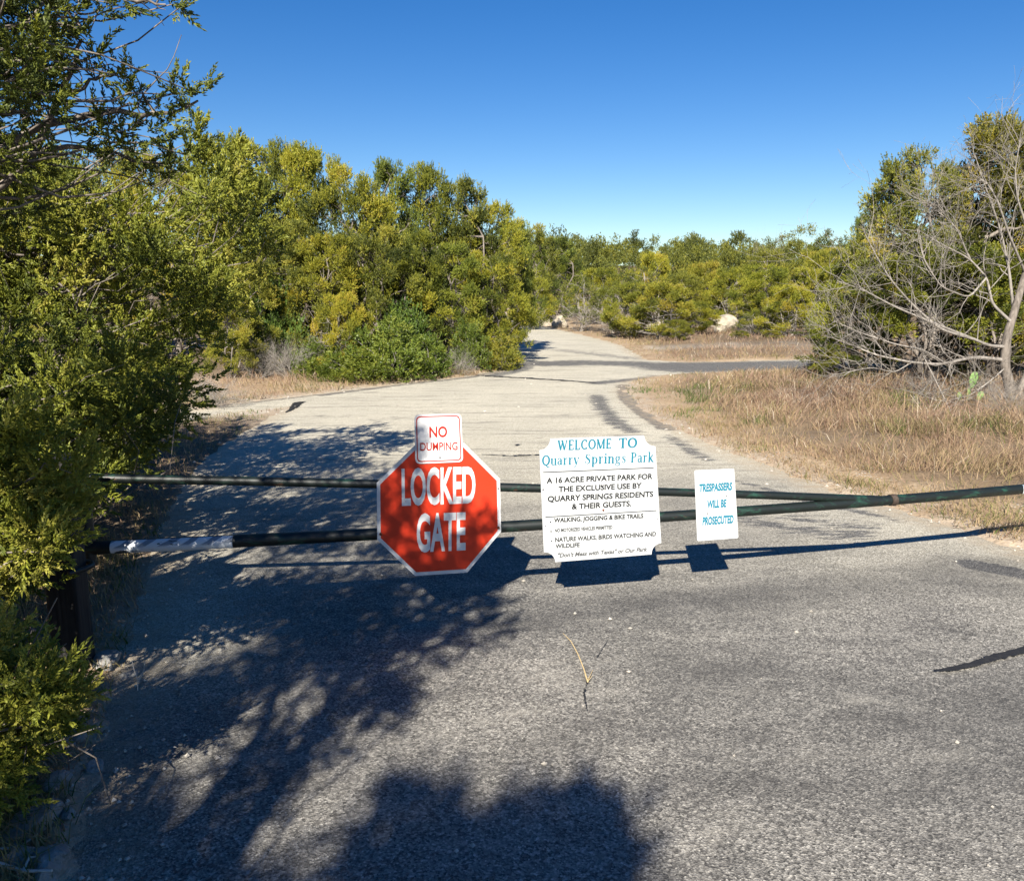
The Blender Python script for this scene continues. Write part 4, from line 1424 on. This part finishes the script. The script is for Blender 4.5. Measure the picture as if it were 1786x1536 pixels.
def on_gate(px, py, off=0.0):
    """point on the upright plane of the gate (bowed like its pipe) seen at that place"""
    d = ray(px, py)
    o = np.array([0, 0, CAM_H])
    t = 4.0
    for _ in range(30):
        q = o + d * t
        t += ((gy(q[0]) - off) - q[1]) / d[1] * 0.9
    return o + d * t


gate = empty('pipe_gate', (float(gp[0][0]), float(gp[0][1]), 0), 0, 'long dark green pipe gate with a slanting brace, across the road', 'gate')
GO = np.array([gp[0][0], gp[0][1], 0])
mb = MB()
mb.tube(main_c - GO, np.interp(xs, [xs[0], -0.8, 1.0, xs[-1]], [0.034, 0.031, 0.029, 0.031]), 16)
link('main_pipe', mb.build('main_pipe', M['pipe'], True), gate)
bp = np.array([on_gate(*a) for a in [(120, 833), (195, 835), (640, 843), (920, 851), (1180, 859), (1500, 869), (1552, 872)]])
fz = np.polyfit(bp[:, 0], bp[:, 2], 2)
bx = np.linspace(bp[0, 0], bp[-1, 0], 16)
mb = MB()
mb.tube(np.stack([bx, gy(bx) + 0.002, np.polyval(fz, bx)], 1) - GO, 0.0225, 14)
link('brace_pipe', mb.build('brace_pipe', M['pipe'], True), gate)
j = on_gate(1556, 873)
cen = np.array([[x, gy(x), 0.49] for x in (j[0] - 0.018, j[0] + 0.018)])
mb = MB()
mb.tube(cen - GO, 0.0345, 16)
link('collar', mb.build('collar', m_plain('rusty_collar', (0.045, 0.032, 0.024), 0.7, 0.3, 0.5, (0.13, 0.11, 0.095), 40), True), gate)
# upright that carries brace and main pipe at the post
mb = MB()
x0 = on_gate(150, 900)[0]
mb.tube(np.array([[x0, gy(x0), 0.42], [x0, gy(x0), 0.86]]) - GO, 0.03, 12)
link('upright', mb.build('upright', M['pipe'], True), gate)


def half_sleeve(xa, xb, r, a0, a1):
    mb = MB()
    nx, na = 20, 12
    X_ = np.linspace(xa, xb, nx)
    A_ = np.linspace(a0, a1, na)
    v = np.array([[x, gy(x) - r * math.cos(a), 0.49 + r * math.sin(a)] for x in X_ for a in A_]) - GO
    i = (np.arange(nx - 1)[:, None] * na + np.arange(na - 1)[None, :]).reshape(-1)
    mb.add(v, np.stack([i, i + na, i + na + 1, i + 1], 1))
    return mb


ta, tb = on_gate(197, 950)[0], on_gate(409, 941)[0]
link('reflective_tape', half_sleeve(ta, tb, 0.0355, -0.9, 1.2).build('reflective_tape', M['tape'], True), gate)
tc = on_gate(1780, 853)[0]
link('reflective_tape', half_sleeve(tc, tc + 0.5, 0.033, -0.9, 1.2).build('reflective_tape', M['tape'], True), gate)

# posts
pb = P(132, 1168)
post = empty('gate_post', (pb[0], pb[1], 0), 0.1, 'thick black gate post half hidden by the sunlit junipers', 'post')
mb = MB()
w = 0.068
c = []
for sx, sy in ((1, 1), (-1, 1), (-1, -1), (1, -1)):
    for k in range(4):
        a = math.atan2(sy, sx) - math.pi / 4 + k * math.pi / 6
        c.append((sx * (w - 0.015) + 0.015 * math.cos(a), sy * (w - 0.015) + 0.015 * math.sin(a)))
c = np.array(c)
n = len(c)
zz = [-0.1, 0.4, 0.96, 0.985, 1.0]
sc_ = [1.0, 1.0, 1.0, 1.0, 0.85]
v = np.vstack([np.column_stack([c * s, np.full(n, z)]) for z, s in zip(zz, sc_)])
i = np.arange(n)
jn = (i + 1) % n
fs = np.vstack([np.stack([i + k * n, jn + k * n, jn + (k + 1) * n, i + (k + 1) * n], 1) for k in range(4)])
mb.add(v, fs, (i + 4 * n)[None, :])
link('shaft', mb.build('shaft', M['post'], False), post)
for z in (0.49, 0.82):
    mb = MB()
    mb.tube([(0.03, 0.10, z), (0.09, 0.06, z), (0.11, 0.02, z), (0.09, -0.03, z), (0.05, -0.085, z)], 0.012, 8)
    link('hinge_strap', mb.build('hinge_strap', M['pipe'], True), post)

rp = last.copy()
post2 = empty('gate_post', (rp[0], rp[1] + 0.12, 0), 0, 'latch post at the far end of the pipe gate', 'post')
mb = MB()
mb.tube([(0, 0, -0.1), (0, 0, 0.3), (0, 0, 0.78), (0, 0, 0.80)], [0.05, 0.05, 0.05, 0.04], 16)
link('shaft', mb.build('shaft', M['pipe'], True), post2)
mb = MB()
mb.tube([(0, -0.04, 0.45), (0, -0.16, 0.45), (0, -0.17, 0.50)], 0.012, 8)
link('latch_hook', mb.build('latch_hook', M['pipe'], True), post2)

# ------------------------------------------------------------------ signs
class Sign:
    """a flat board hung on the front of the gate; its own axes: x along the gate, z up, -y to the front"""
    def __init__(self, name, centre_px, off, label):
        self.off = off
        self.o = on_gate(*centre_px, off)
        s = (gy(self.o[0] + 0.05) - gy(self.o[0] - 0.05)) / 0.1
        self.ax = unit(np.array([1.0, s, 0]))
        self.nm = np.array([self.ax[1], -self.ax[0], 0])
        self.root = empty(name, tuple(self.o), math.atan2(self.ax[1], self.ax[0]), label, 'sign', 'signs hung on the gate')

    def loc(self, px, py):
        """photograph pixel -> (x, z) on the board"""
        d = ray(px, py)
        o = np.array([0, 0, CAM_H])
        t = ((self.o - o) @ self.nm) / (d @ self.nm)
        q = o + d * t - self.o
        return np.array([q @ self.ax, q[2]])

    def part(self, name, mb, mat, smooth_shade=False):
        return link(name, mb.build(name, mat, smooth_shade), self.root)

    def board(self, outline, th, mat, name='panel'):
        mb = MB()
        mb.prism(outline, 0.0, th)
        return self.part(name, mb, mat)

    def loop(self, outer, inner, y, mat, name):
        """flat ring between two outlines of equal count"""
        mb = MB()
        n = len(outer)
        v = np.vstack([np.column_stack([outer[:, 0], np.full(n, y), outer[:, 1]]), np.column_stack([inner[:, 0], np.full(n, y), inner[:, 1]])])
        i = np.arange(n)
        j = (i + 1) % n
        mb.add(v, np.stack([i, j, j + n, i + n], 1))
        return self.part(name, mb, mat)

    def fill(self, outline, y, mat, name):
        mb = MB()
        n = len(outline)
        mb.add(np.column_stack([outline[:, 0], np.full(n, y), outline[:, 1]]), np.arange(n)[None, :])
        return self.part(name, mb, mat)

    def bolt(self, px, py, r, mat, y=-0.001):
        c = self.loc(px, py)
        mb = MB()
        mb.tube([(c[0], y + 0.002, c[1]), (c[0], y - 0.003, c[1]), (c[0], y - 0.005, c[1])], [r, r, r * 0.6], 10)
        self.part('bolt', mb, mat)

    def place_text(self, verts, faces, L, Rr, cap, y, mat, name):
        """verts (x,z) of a line with baseline at 0, width 0..1 and capitals 0..1 high; from baseline point L to Rr"""
        a, b = self.loc(*L), self.loc(*Rr)
        e = b - a
        up = np.array([-e[1], e[0]]) / np.linalg.norm(e)
        s = np.linalg.norm(self.loc(L[0], L[1] - cap) - a)
        q = a + verts[:, :1] * e + verts[:, 1:2] * up * s
        yy = verts[:, 2] if verts.shape[1] > 2 else np.zeros(len(verts))
        mb = MB()
        mb.add(np.column_stack([q[:, 0], y - yy * 0.00012, q[:, 1]]), *faces)
        return self.part(name, mb, mat)

    def text(self, s, L, Rr, cap, mat, y=-0.0012, bold=0.0, name='lettering', italic=0.0):
        v, f = font_line(s, bold, italic)
        return self.place_text(v, f, L, Rr, cap, y, mat, name)


def font_line(s, bold, italic):
    cu = bpy.data.curves.new('line', 'FONT')
    cu.body = s
    cu.offset = bold
    cu.shear = italic
    cu.resolution_u = 4
    cu.fill_mode = 'FRONT'
    ob = bpy.data.objects.new('line', cu)
    COL.objects.link(ob)
    dg = bpy.context.evaluated_depsgraph_get()
    me = bpy.data.meshes.new_from_object(ob.evaluated_get(dg))
    v = np.array([tuple(x.co) for x in me.vertices])[:, :2]
    tri = [tuple(p.vertices) for p in me.polygons]
    by = {}
    for t in tri:
        by.setdefault(len(t), []).append(t)
    # capital height of the face, measured once on a flat letter
    v = v.copy()
    v[:, 0] -= v[:, 0].min()
    v[:, 0] /= v[:, 0].max()
    v[:, 1] = (v[:, 1] + bold) / (CAPH + 2 * bold)
    bpy.data.objects.remove(ob)
    bpy.data.meshes.remove(me)
    bpy.data.curves.remove(cu)
    return v, [np.array(x) for x in by.values()]


CAPH = 1.0
_cu = bpy.data.curves.new('measure', 'FONT')
_cu.body = 'H'
_ob = bpy.data.objects.new('measure', _cu)
COL.objects.link(_ob)
_me = bpy.data.meshes.new_from_object(_ob.evaluated_get(bpy.context.evaluated_depsgraph_get()))
CAPH = max(v.co.y for v in _me.vertices)
bpy.data.objects.remove(_ob)
bpy.data.meshes.remove(_me)
bpy.data.curves.remove(_cu)


# a bold high-contrast serif face drawn with a broad pen
TK, TN = 0.21, 0.115


def arc(cx, cy, rx, ry, a0, a1, thick=TK, thin=TN, n=14, side=1):
    out = []
    for i in range(n + 1):
        a = math.radians(a0 + (a1 - a0) * i / n)
        w = thin + (thick - thin) * abs(math.cos(a)) ** 1.5
        out.append((cx + rx * math.cos(a), cy + ry * math.sin(a), w))
    return out


def st(x0, y0, x1, y1, w):
    return [(x0, y0, w), (x1, y1, w)]


def sf(x, y, h=0.13):
    return st(x - h, y, x + h, y, 0.085)


XH = 0.68
GLY = {
    'W': (1.18, [st(.10, 1, .36, .02, TK), st(.36, 0, .58, .98, TN), st(.52, 1, .80, .02, TK), st(.80, 0, 1.06, 1, TN), sf(.10, .98), sf(.53, .98), sf(1.06, .98, .1)]),
    'E': (.74, [st(.19, 0, .19, 1, TK), st(.06, .975, .64, .975, .10), st(.06, .025, .66, .025, .10), st(.19, .51, .5, .51, .10), st(.62, 1, .62, .8, .10), st(.64, 0, .64, .22, .10), st(.48, .4, .48, .62, .09)]),
    'L': (.70, [st(.19, 0, .19, 1, TK), sf(.19, .975, .15), st(.06, .025, .64, .025, .10), st(.62, 0, .62, .25, .10)]),
    'C': (.84, [arc(.46, .5, .34, .46, 48, 312), st(.72, .98, .72, .70, .10), st(.72, .02, .72, .2, .10)]),
    'O': (.94, [arc(.47, .5, .36, .46, 0, 360, n=26)]),
    'M': (1.10, [st(.16, 0, .16, 1, TN), st(.16, 1, .52, .03, TK), st(.54, .03, .86, 1, TN), st(.90, 0, .90, 1, TK), sf(.16, .025, .1), sf(.90, .025, .15), sf(.13, .975, .1), sf(.92, .975, .13)]),
    'T': (.80, [st(.40, 0, .40, 1, TK), st(.05, .975, .75, .975, .10), st(.07, 1, .07, .78, .10), st(.73, 1, .73, .78, .10), sf(.40, .025, .15)]),
    'Q': (.94, [arc(.47, .5, .36, .46, 0, 360, n=26), [(.34, .12, .10), (.5, -.02, .12), (.7, -.2, .12), (.92, -.2, .04)]]),
    'u': (.72, [st(.16, .14, .16, XH, TK * .9), arc(.34, .18, .17, .17, 180, 300, .13, .06, 8), st(.56, 0, .56, XH, TK * .9), sf(.12, XH - .02, .1), sf(.52, XH - .02, .1), sf(.62, .025, .08)]),
    'a': (.64, [[(.12, .52, .12), (.16, .62, .09), (.30, .67, .06), (.42, .6, .13), (.45, .48, TK * .9), (.45, .1, TK * .9), (.52, .02, .07), (.62, .05, .10)], arc(.26, .2, .15, .18, 60, 330, .16, .06, 12)]),
    'r': (.56, [st(.18, 0, .18, XH, TK * .9), [(.18, .42, .10), (.28, .60, .06), (.40, .66, .08), (.47, .58, .15)], sf(.18, .025, .14), sf(.12, XH - .02, .1)]),
    'y': (.68, [st(.12, XH, .36, .02, TK * .9), [(.60, XH, .06), (.36, .0, .06), (.26, -.22, .07), (.12, -.22, .12)], sf(.14, XH - .02, .12), sf(.58, XH - .02, .1)]),
    'S': (.68, [[(.57, .74, .10), (.54, .9, .06), (.36, .96, .07), (.18, .88, .12), (.15, .72, .17), (.30, .56, .18), (.48, .42, .18), (.54, .26, .17), (.46, .08, .10), (.28, .03, .06), (.12, .1, .06), (.09, .28, .10)]]),
    's': (.52, [[(.42, .50, .10), (.38, .62, .06), (.26, .66, .07), (.14, .6, .11), (.14, .48, .14), (.26, .37, .14), (.38, .28, .14), (.40, .15, .13), (.32, .04, .07), (.2, .02, .06), (.09, .08, .06), (.08, .2, .10)]]),
    'p': (.70, [st(.17, -.28, .17, XH, TK * .9), arc(.36, .33, .20, .32, -150, 150, TK * .9, .06, 16), sf(.17, -.27, .14), sf(.11, XH - .02, .1)]),
    'i': (.36, [st(.18, 0, .18, XH, TK * .9), sf(.18, .025, .14), sf(.12, XH - .02, .1), st(.18, .82, .18, .98, .17)]),
    'n': (.74, [st(.17, 0, .17, XH, TK * .9), [(.2, .46, .10), (.32, .63, .06), (.46, .64, .10), (.55, .52, TK * .9), (.55, 0, TK * .9)], sf(.17, .025, .13), sf(.55, .025, .13), sf(.11, XH - .02, .1)]),
    'g': (.66, [arc(.28, .44, .17, .22, 0, 360, .15, .06, 18), [(.18, .22, .10), (.12, .12, .08), (.22, .05, .10), (.42, .03, .12), (.53, -.06, .12), (.50, -.2, .09), (.3, -.27, .06), (.10, -.22, .08), (.08, -.1, .08), (.16, .02, .10)], [(.42, .58, .10), (.52, .66, .07), (.60, .62, .1)]]),
    'P': (.74, [st(.19, 0, .19, 1, TK), [(.19, .97, .10), (.42, .96, .06), (.56, .86, .14), (.58, .74, TK), (.54, .58, .13), (.4, .5, .06), (.19, .49, .10)], sf(.19, .025, .15), sf(.12, .975, .1)]),
    'k': (.72, [st(.17, 0, .17, 1, TK * .9), st(.22, .30, .54, XH, TN), st(.30, .38, .58, 0, TK * .85), sf(.17, .025, .13), sf(.60, .025, .12), sf(.54, XH - .02, .1), sf(.11, .975, .1)]),
}


def serif_line(s):
    V, F, n, x, k = [], [], 0, 0.0, 0
    for ch in s:
        if ch == ' ':
            x += 0.34
            continue
        adv, sts = GLY[ch]
        for pl in sts:
            p = np.array(pl, float)
            d = np.gradient(p[:, :2], axis=0)
            d /= np.linalg.norm(d, axis=1)[:, None] + 1e-9
            nn = np.stack([-d[:, 1], d[:, 0]], 1) * p[:, 2:3] / 2
            a, b = p[:, :2] + nn, p[:, :2] - nn
            m = len(p)
            k = (k + 1) % 9
            q = np.vstack([a, b])
            q[:, 0] += x
            V.append(np.column_stack([q, np.full(2 * m, float(k))]))
            i = np.arange(m - 1)
            F.append(np.stack([i, i + 1, i + 1 + m, i + m], 1) + n)
            n += 2 * m
        x += adv + 0.04
    V = np.vstack(V)
    V[:, 0] -= V[:, 0].min()
    V[:, 0] /= V[:, 0].max()
    return V, [np.vstack(F)]


def inset(pts, f):
    c = pts.mean(0)
    return c + (pts - c) * f


def rounded(quad, r, n=6):
    """quad corners (4,2) in order with corners rounded by r metres"""
    out = []
    for k in range(4):
        p, a, b = quad[k], quad[k - 1], quad[(k + 1) % 4]
        ua, ub = unit(a - p), unit(b - p)
        s, e = p + ua * r, p + ub * r
        for i in range(n + 1):
            t = i / n
            out.append((1 - t) ** 2 * s + 2 * t * (1 - t) * p + t * t * e)
    return np.array(out)


def notched(quad, r, n=8):
    out = []
    for k in range(4):
        p, a, b = quad[k], quad[k - 1], quad[(k + 1) % 4]
        ua, ub = unit(a - p), unit(b - p)
        for i in range(n + 1):
            t = i / n * math.pi / 2
            out.append(p + r * (ua * math.cos(t) + ub * math.sin(t)))
    return np.array(out)


# octagon
s = Sign('octagon_sign', (765, 888), 0.040, 'red octagonal sign with a white rim reading LOCKED GATE')
oc = np.array([s.loc(*a) for a in [(657, 842), (724, 776), (809, 772), (872, 835), (874, 927), (815, 998), (724, 1004), (658, 941)]])
s.board(oc, 0.003, M['white_sheet'])
s.fill(inset(oc, 0.945), -0.0006, M['red'], 'red_field')
s.text('LOCKED', (701, 882), (829, 877), 65, M['white_letter'], bold=0.030)
s.text('GATE', (727, 963), (812, 959), 67, M['white_letter'], bold=0.030)
for a in ((664, 931), (869, 920)):
    s.bolt(*a, 0.0075, M['rust_bolt'])
s.bolt(869, 851, 0.0055, M['bolt'])
s.bolt(768, 978, 0.003, M['rust_bolt'])
# no dumping
s = Sign('small_sign', (764, 765), 0.047, 'small white rounded sign reading NO DUMPING above the octagon')
q = np.array([s.loc(*a) for a in [(722.5, 723), (804.5, 721), (808, 805.5), (724.5, 809)]])
s.board(rounded(q, 0.026), 0.002, M['white_sheet'])
s.loop(rounded(inset(q, 0.93), 0.023), rounded(inset(q, 0.885), 0.020), -0.0006, M['dump_red'], 'red_border')
s.text('NO', (749, 763), (780, 762), 19, M['dump_red'], bold=0.025)
s.text('DUMPING', (733, 786), (798, 784.5), 14, M['dump_red'], bold=0.014)
s.bolt(767, 797, 0.005, M['bolt'])
# welcome
s = Sign('welcome_sign', (1047, 868), 0.042, 'large white sign with scooped corners welcoming visitors to the park')
q = np.array([s.loc(*a) for a in [(940, 765.5), (1142, 759), (1154.5, 965), (949.5, 981.5)]])
s.board(notched(q, 0.060), 0.006, M['white_board'])
for word, L, R_, c in [('WELCOME', (972, 785), (1066, 781.6), 17), ('TO', (1079, 781.2), (1111, 780), 17), ('Quarry', (945, 811.5), (1010, 809.3), 17.5), ('Springs', (1020, 809), (1091, 806.6), 17.5), ('Park', (1100, 806.3), (1140, 805), 17.5)]:
    v, f = serif_line(word)
    s.place_text(v, f, L, R_, c, -0.0012, M['teal'], 'heading_lettering')
for t, L, R_, c in [('A 16 ACRE PRIVATE PARK FOR', (953, 843), (1138, 835), 9.8), ('THE EXCLUSIVE USE BY', (974, 858), (1119, 851), 9.8), ('QUARRY SPRINGS RESIDENTS', (955, 875), (1139, 866), 10), ('& THEIR GUESTS.', (997, 888), (1101, 882.5), 9.8)]:
    s.text(t, L, R_, c, M['black_ink'], bold=0.03)
for t, L, R_, c, m_ in [('WALKING, JOGGING & BIKE TRAILS', (966, 911), (1122, 903), 8.0, 'black_ink'), ('NO MOTORIZED VEHICLES PERMITTED', (967.5, 928), (1068, 922), 6.2, 'grey_ink'), ('NATURE WALKS, BIRDS WATCHING AND', (968, 945), (1144, 934.5), 8.0, 'grey_ink'), ('WILDLIFE', (968.5, 956), (1011, 953.5), 7.6, 'grey_ink')]:
    s.text(t, L, R_, c, M[m_], bold=0.034)
s.text('"Don\'t Mess with Texas" or Our Park', (973, 972), (1129, 961), 7.6, M['pale_ink'], bold=0.034, italic=0.22)
for a in ((960, 910), (961, 926.5), (962, 943)):
    c = s.loc(*a)
    mb = MB()
    t_ = np.arange(10) * 2 * math.pi / 10
    mb.add(np.column_stack([c[0] + 0.0042 * np.cos(t_), np.full(10, -0.0012), c[1] + 0.0042 * np.sin(t_)]), np.arange(10)[None, :])
    s.part('lettering', mb, M['black_ink'])
for (x0, y0, x1, y1) in ((947, 823.5, 1140, 815.5), (951, 901.5, 1145, 890)):
    a, b = s.loc(x0, y0), s.loc(x1, y1)
    u_ = unit(np.array([-(b - a)[1], (b - a)[0]])) * 0.0022
    mb = MB()
    mb.add([(p[0], -0.0012, p[1]) for p in (a - u_, b - u_, b + u_, a + u_)], [[0, 1, 2, 3]])
    s.part('rule_line', mb, M['black_ink'])
s.bolt(947, 853, 0.005, M['bolt'])
s.bolt(1051, 846, 0.0055, M['bolt'], -0.002)
s.bolt(1052, 889, 0.0055, M['rust_bolt'], -0.002)
s.bolt(1147, 904, 0.003, M['bolt'])
s.bolt(951, 916, 0.003, M['bolt'])
# trespassers
s = Sign('warning_sign', (1249, 881), 0.040, 'narrow white sign with teal letters warning that TRESPASSERS WILL BE PROSECUTED')
q = np.array([s.loc(*a) for a in [(1211, 820), (1280.5, 817), (1288, 938), (1216, 943.5)]])
s.board(rounded(q, 0.010), 0.002, M['white_board'])
s.text('TRESPASSERS', (1219, 858), (1276.5, 854.5), 14, M['teal_deep'], bold=0.042)
s.text('WILL BE', (1233, 886.5), (1266.5, 884), 14, M['teal_deep'], bold=0.042)
s.text('PROSECUTED', (1225, 916), (1279, 912), 14.5, M['teal_deep'], bold=0.042)
s.bolt(1266.5, 864, 0.0045, M['bolt'])
s.bolt(1233.5, 894.5, 0.0045, M['bolt'])

# ------------------------------------------------------------------ rocks, sticks
def rock(name, loc, size, seed, label, group, color=(1, 1, 1)):
    rs = np.random.RandomState(seed)
    bm = bmesh.new()
    bmesh.ops.create_icosphere(bm, subdivisions=4, radius=1.0)
    co = np.array([v.co for v in bm.verts])
    for k in range(9):                               # broken flat faces
        d = unit(rs.randn(3))
        lim = rs.uniform(0.55, 0.9)
        t = co @ d
        co = co - np.maximum(0, t - lim)[:, None] * d * 0.92
    co += unit(co) * ((fbm(co[:, 0] * 3 + seed, co[:, 1] * 3 + co[:, 2] * 2.3, seed) - 0.5) * 0.22)[:, None]
    for v, c in zip(bm.verts, co):
        v.co = Vector(c * np.array(size))
    me = bpy.data.meshes.new(name)
    bm.to_mesh(me)
    bm.free()
    me.materials.append(M['rock'])
    o = link(name, me)
    o.location = loc
    o.rotation_euler = (0, 0, rs.rand() * 6)
    o.color = (*color, 1)
    return tag(o, label, 'rock', group)


RK = 'limestone rocks at the road edge'
for k, (px, py, sx, sy, szz, label) in enumerate([
    (62, 1452, .11, .07, .055, 'largest grey limestone rock at the shaded road edge'),
    (88, 1522, .09, .06, .05, 'pale flat rock beside the bleached forked branch'),
    (30, 1510, .07, .05, .04, 'small rock half under the bleached forked branch'),
    (138, 1290, .05, .035, .03, 'fist-sized rock beside the curled dry stem'),
    (165, 1338, .045, .035, .02, 'flat stone lying just inside the road edge'),
    (102, 1378, .05, .04, .035, 'rock just below the knee-high juniper bush'),
    (112, 1312, .04, .03, .025, 'small stone under the knee-high juniper bush'),
    (185, 1160, .10, .08, .035, 'bluish rock at the foot of the gate post'),
    (222, 1175, .06, .05, .025, 'smaller rock next to the bluish one by the gate post'),
    (118, 1430, .03, .025, .018, 'pebble between the largest rock and the road'),
]):
    p = P(px, py)
    rock('rock', (p[0], p[1], gpoint(p[0], p[1]) + szz * 0.35), (sx, sy, szz), 500 + k, label, RK, (0.68, 0.72, 0.78))
FR = 'pale boulders among the far bushes'
for k, (px, D, zpx, sx, szz, label) in enumerate([
    (978, 40.0, 562, .55, .42, 'pale upright boulder at the outside of the road bend'),
    (1112, 31.5, 588, .55, .28, 'low pale boulder behind the broad yellow-green bush'),
    (1150, 33.5, 575, .7, .4, 'wide cream boulder in the gap between the yellow bushes'),
    (1255, 31.6, 580, .36, .2, 'cream boulder beside the tiny bush'),
    (1262, 36.0, 552, .8, .42, 'tall cream ledge rising behind the cream boulder'),
    (1300, 33.0, 575, .5, .4, 'boulder behind the small silvery bush'),
    (945, 42.0, 570, .6, .4, 'low boulder next to the upright one at the bend'),
]):
    p = PD(px, zpx, D)
    rock('boulder', (p[0], D, gpoint(p[0], D) + szz * 0.45), (sx, sx * 0.8, szz), 540 + k, label, FR, (0.8, 0.76, 0.68))


def stick(name, pl, r, label, mat, twigs=()):
    base = P(*pl[0])
    g = gpoint(base[0], base[1])
    mb = MB()
    for pts, r0 in [(pl, r)] + list(twigs):
        q = []
        for i, (a, b) in enumerate(pts):
            pz = P(a, b, 0.05)
            gg = gpoint(pz[0], pz[1])
            q.append((pz[0] - base[0], pz[1] - base[1], max(0, gg - g) + 0.03 + 0.02 * (i % 2)))
        mb.tube(q, np.linspace(r0, r0 * 0.4, len(q)), 6)
    o = link(name, mb.build(name, mat, True))
    o.location = (base[0], base[1], g)
    return tag(o, label, 'stick', 'dead sticks at the road edge')


stick('fallen_branch', [(-40, 1512), (0, 1516), (40, 1518), (92, 1528)], 0.009, 'bleached forked branch lying by the rocks', M['twig'], [([(40, 1518), (52, 1505), (70, 1492)], 0.005)])
stick('fallen_branch', [(-30, 1502), (0, 1490), (35, 1476), (68, 1462)], 0.006, 'thin bleached branch resting above the forked one', M['twig'])
mb = MB()
pz = P(240, 1204)
for pts in ([(240, 1204), (240, 1185), (233, 1165), (230, 1150)], [(240, 1185), (250, 1170), (253, 1152)], [(240, 1190), (247, 1178), (252, 1168), (249, 1160)]):
    mb.tube([PD(a, b, pz[1]) - pz for a, b in pts], np.linspace(0.0028, 0.0012, len(pts)), 5)
o = link('dead_twig', mb.build('dead_twig', M['twig'], True))
o.location = pz
tag(o, 'tiny forked dead twig standing upright by the post', 'stick', 'dead sticks at the road edge')
mb = MB()
pz = P(1025, 1188)
mb.tube([P(a, b, 0.012) - pz for a, b in [(1025, 1188), (1018, 1165), (1008, 1140), (996, 1118), (982, 1104)]], np.array([.004, .003, .0025, .002, .001]), 5)
for a, b in (((1025, 1188), (1033, 1178)), ((1025, 1188), (1020, 1176)), ((1025, 1186), (1034, 1168))):
    mb.tube([P(*a, 0.012) - pz, P(*b, 0.016) - pz], [0.002, 0.001], 4)
o = link('dry_grass_stem', mb.build('dry_grass_stem', M['straw'], True))
o.location = pz
tag(o, 'single straw-coloured grass stem lying on the asphalt', 'grass stem')
mb = MB()
pz = P(148, 1302)
mb.tube([PD(a, b, pz[1]) - pz for a, b in [(148, 1302), (155, 1282), (163, 1275), (172, 1280), (176, 1290)]], np.linspace(.003, .0012, 5), 5)
o = link('dry_grass_stem', mb.build('dry_grass_stem', M['straw'], True))
o.location = pz
tag(o, 'curled dry stem sprouting among the small rocks', 'grass stem')
# loose pale chips on the asphalt and along its edges: nobody could count them
rs = np.random.RandomState(808)
n = 5200
r = 2.0 * (26 / 2.0) ** rs.rand(n)
a = np.radians(rs.uniform(-36, 36, n))
x, y = r * np.sin(a), r * np.cos(a)
sd = road_sd(x, y)
k = (np.abs(sd) < 0.4) & (rs.rand(n) < np.exp(-np.abs(sd) / 0.16)) | ((sd < 0) & (rs.rand(n) < 0.02))
x, y, sd, r = x[k], y[k], sd[k], r[k]
z = np.maximum(gz(x, y, sd), 0.004)
sz = rs.uniform(0.004, 0.013, len(x)) * np.clip(r / 5, 1, 2)
octv = np.array([(1, 0, 0), (0, 1, 0), (-1, 0, 0), (0, -1, 0), (0, 0, .7), (0, 0, -.7)], float)
octf = np.array([(0, 1, 4), (1, 2, 4), (2, 3, 4), (3, 0, 4), (1, 0, 5), (2, 1, 5), (3, 2, 5), (0, 3, 5)])
V = np.stack([x, y, z], 1)[:, None, :] + octv[None] * sz[:, None, None] * rs.uniform(0.6, 1.4, (len(x), 6, 1))
F = octf[None] + (np.arange(len(x)) * 6)[:, None, None]
tag(link('gravel', mesh_np('gravel', V.reshape(-1, 3), [F.reshape(-1, 3)], (M['rock'],))), kind='stuff')
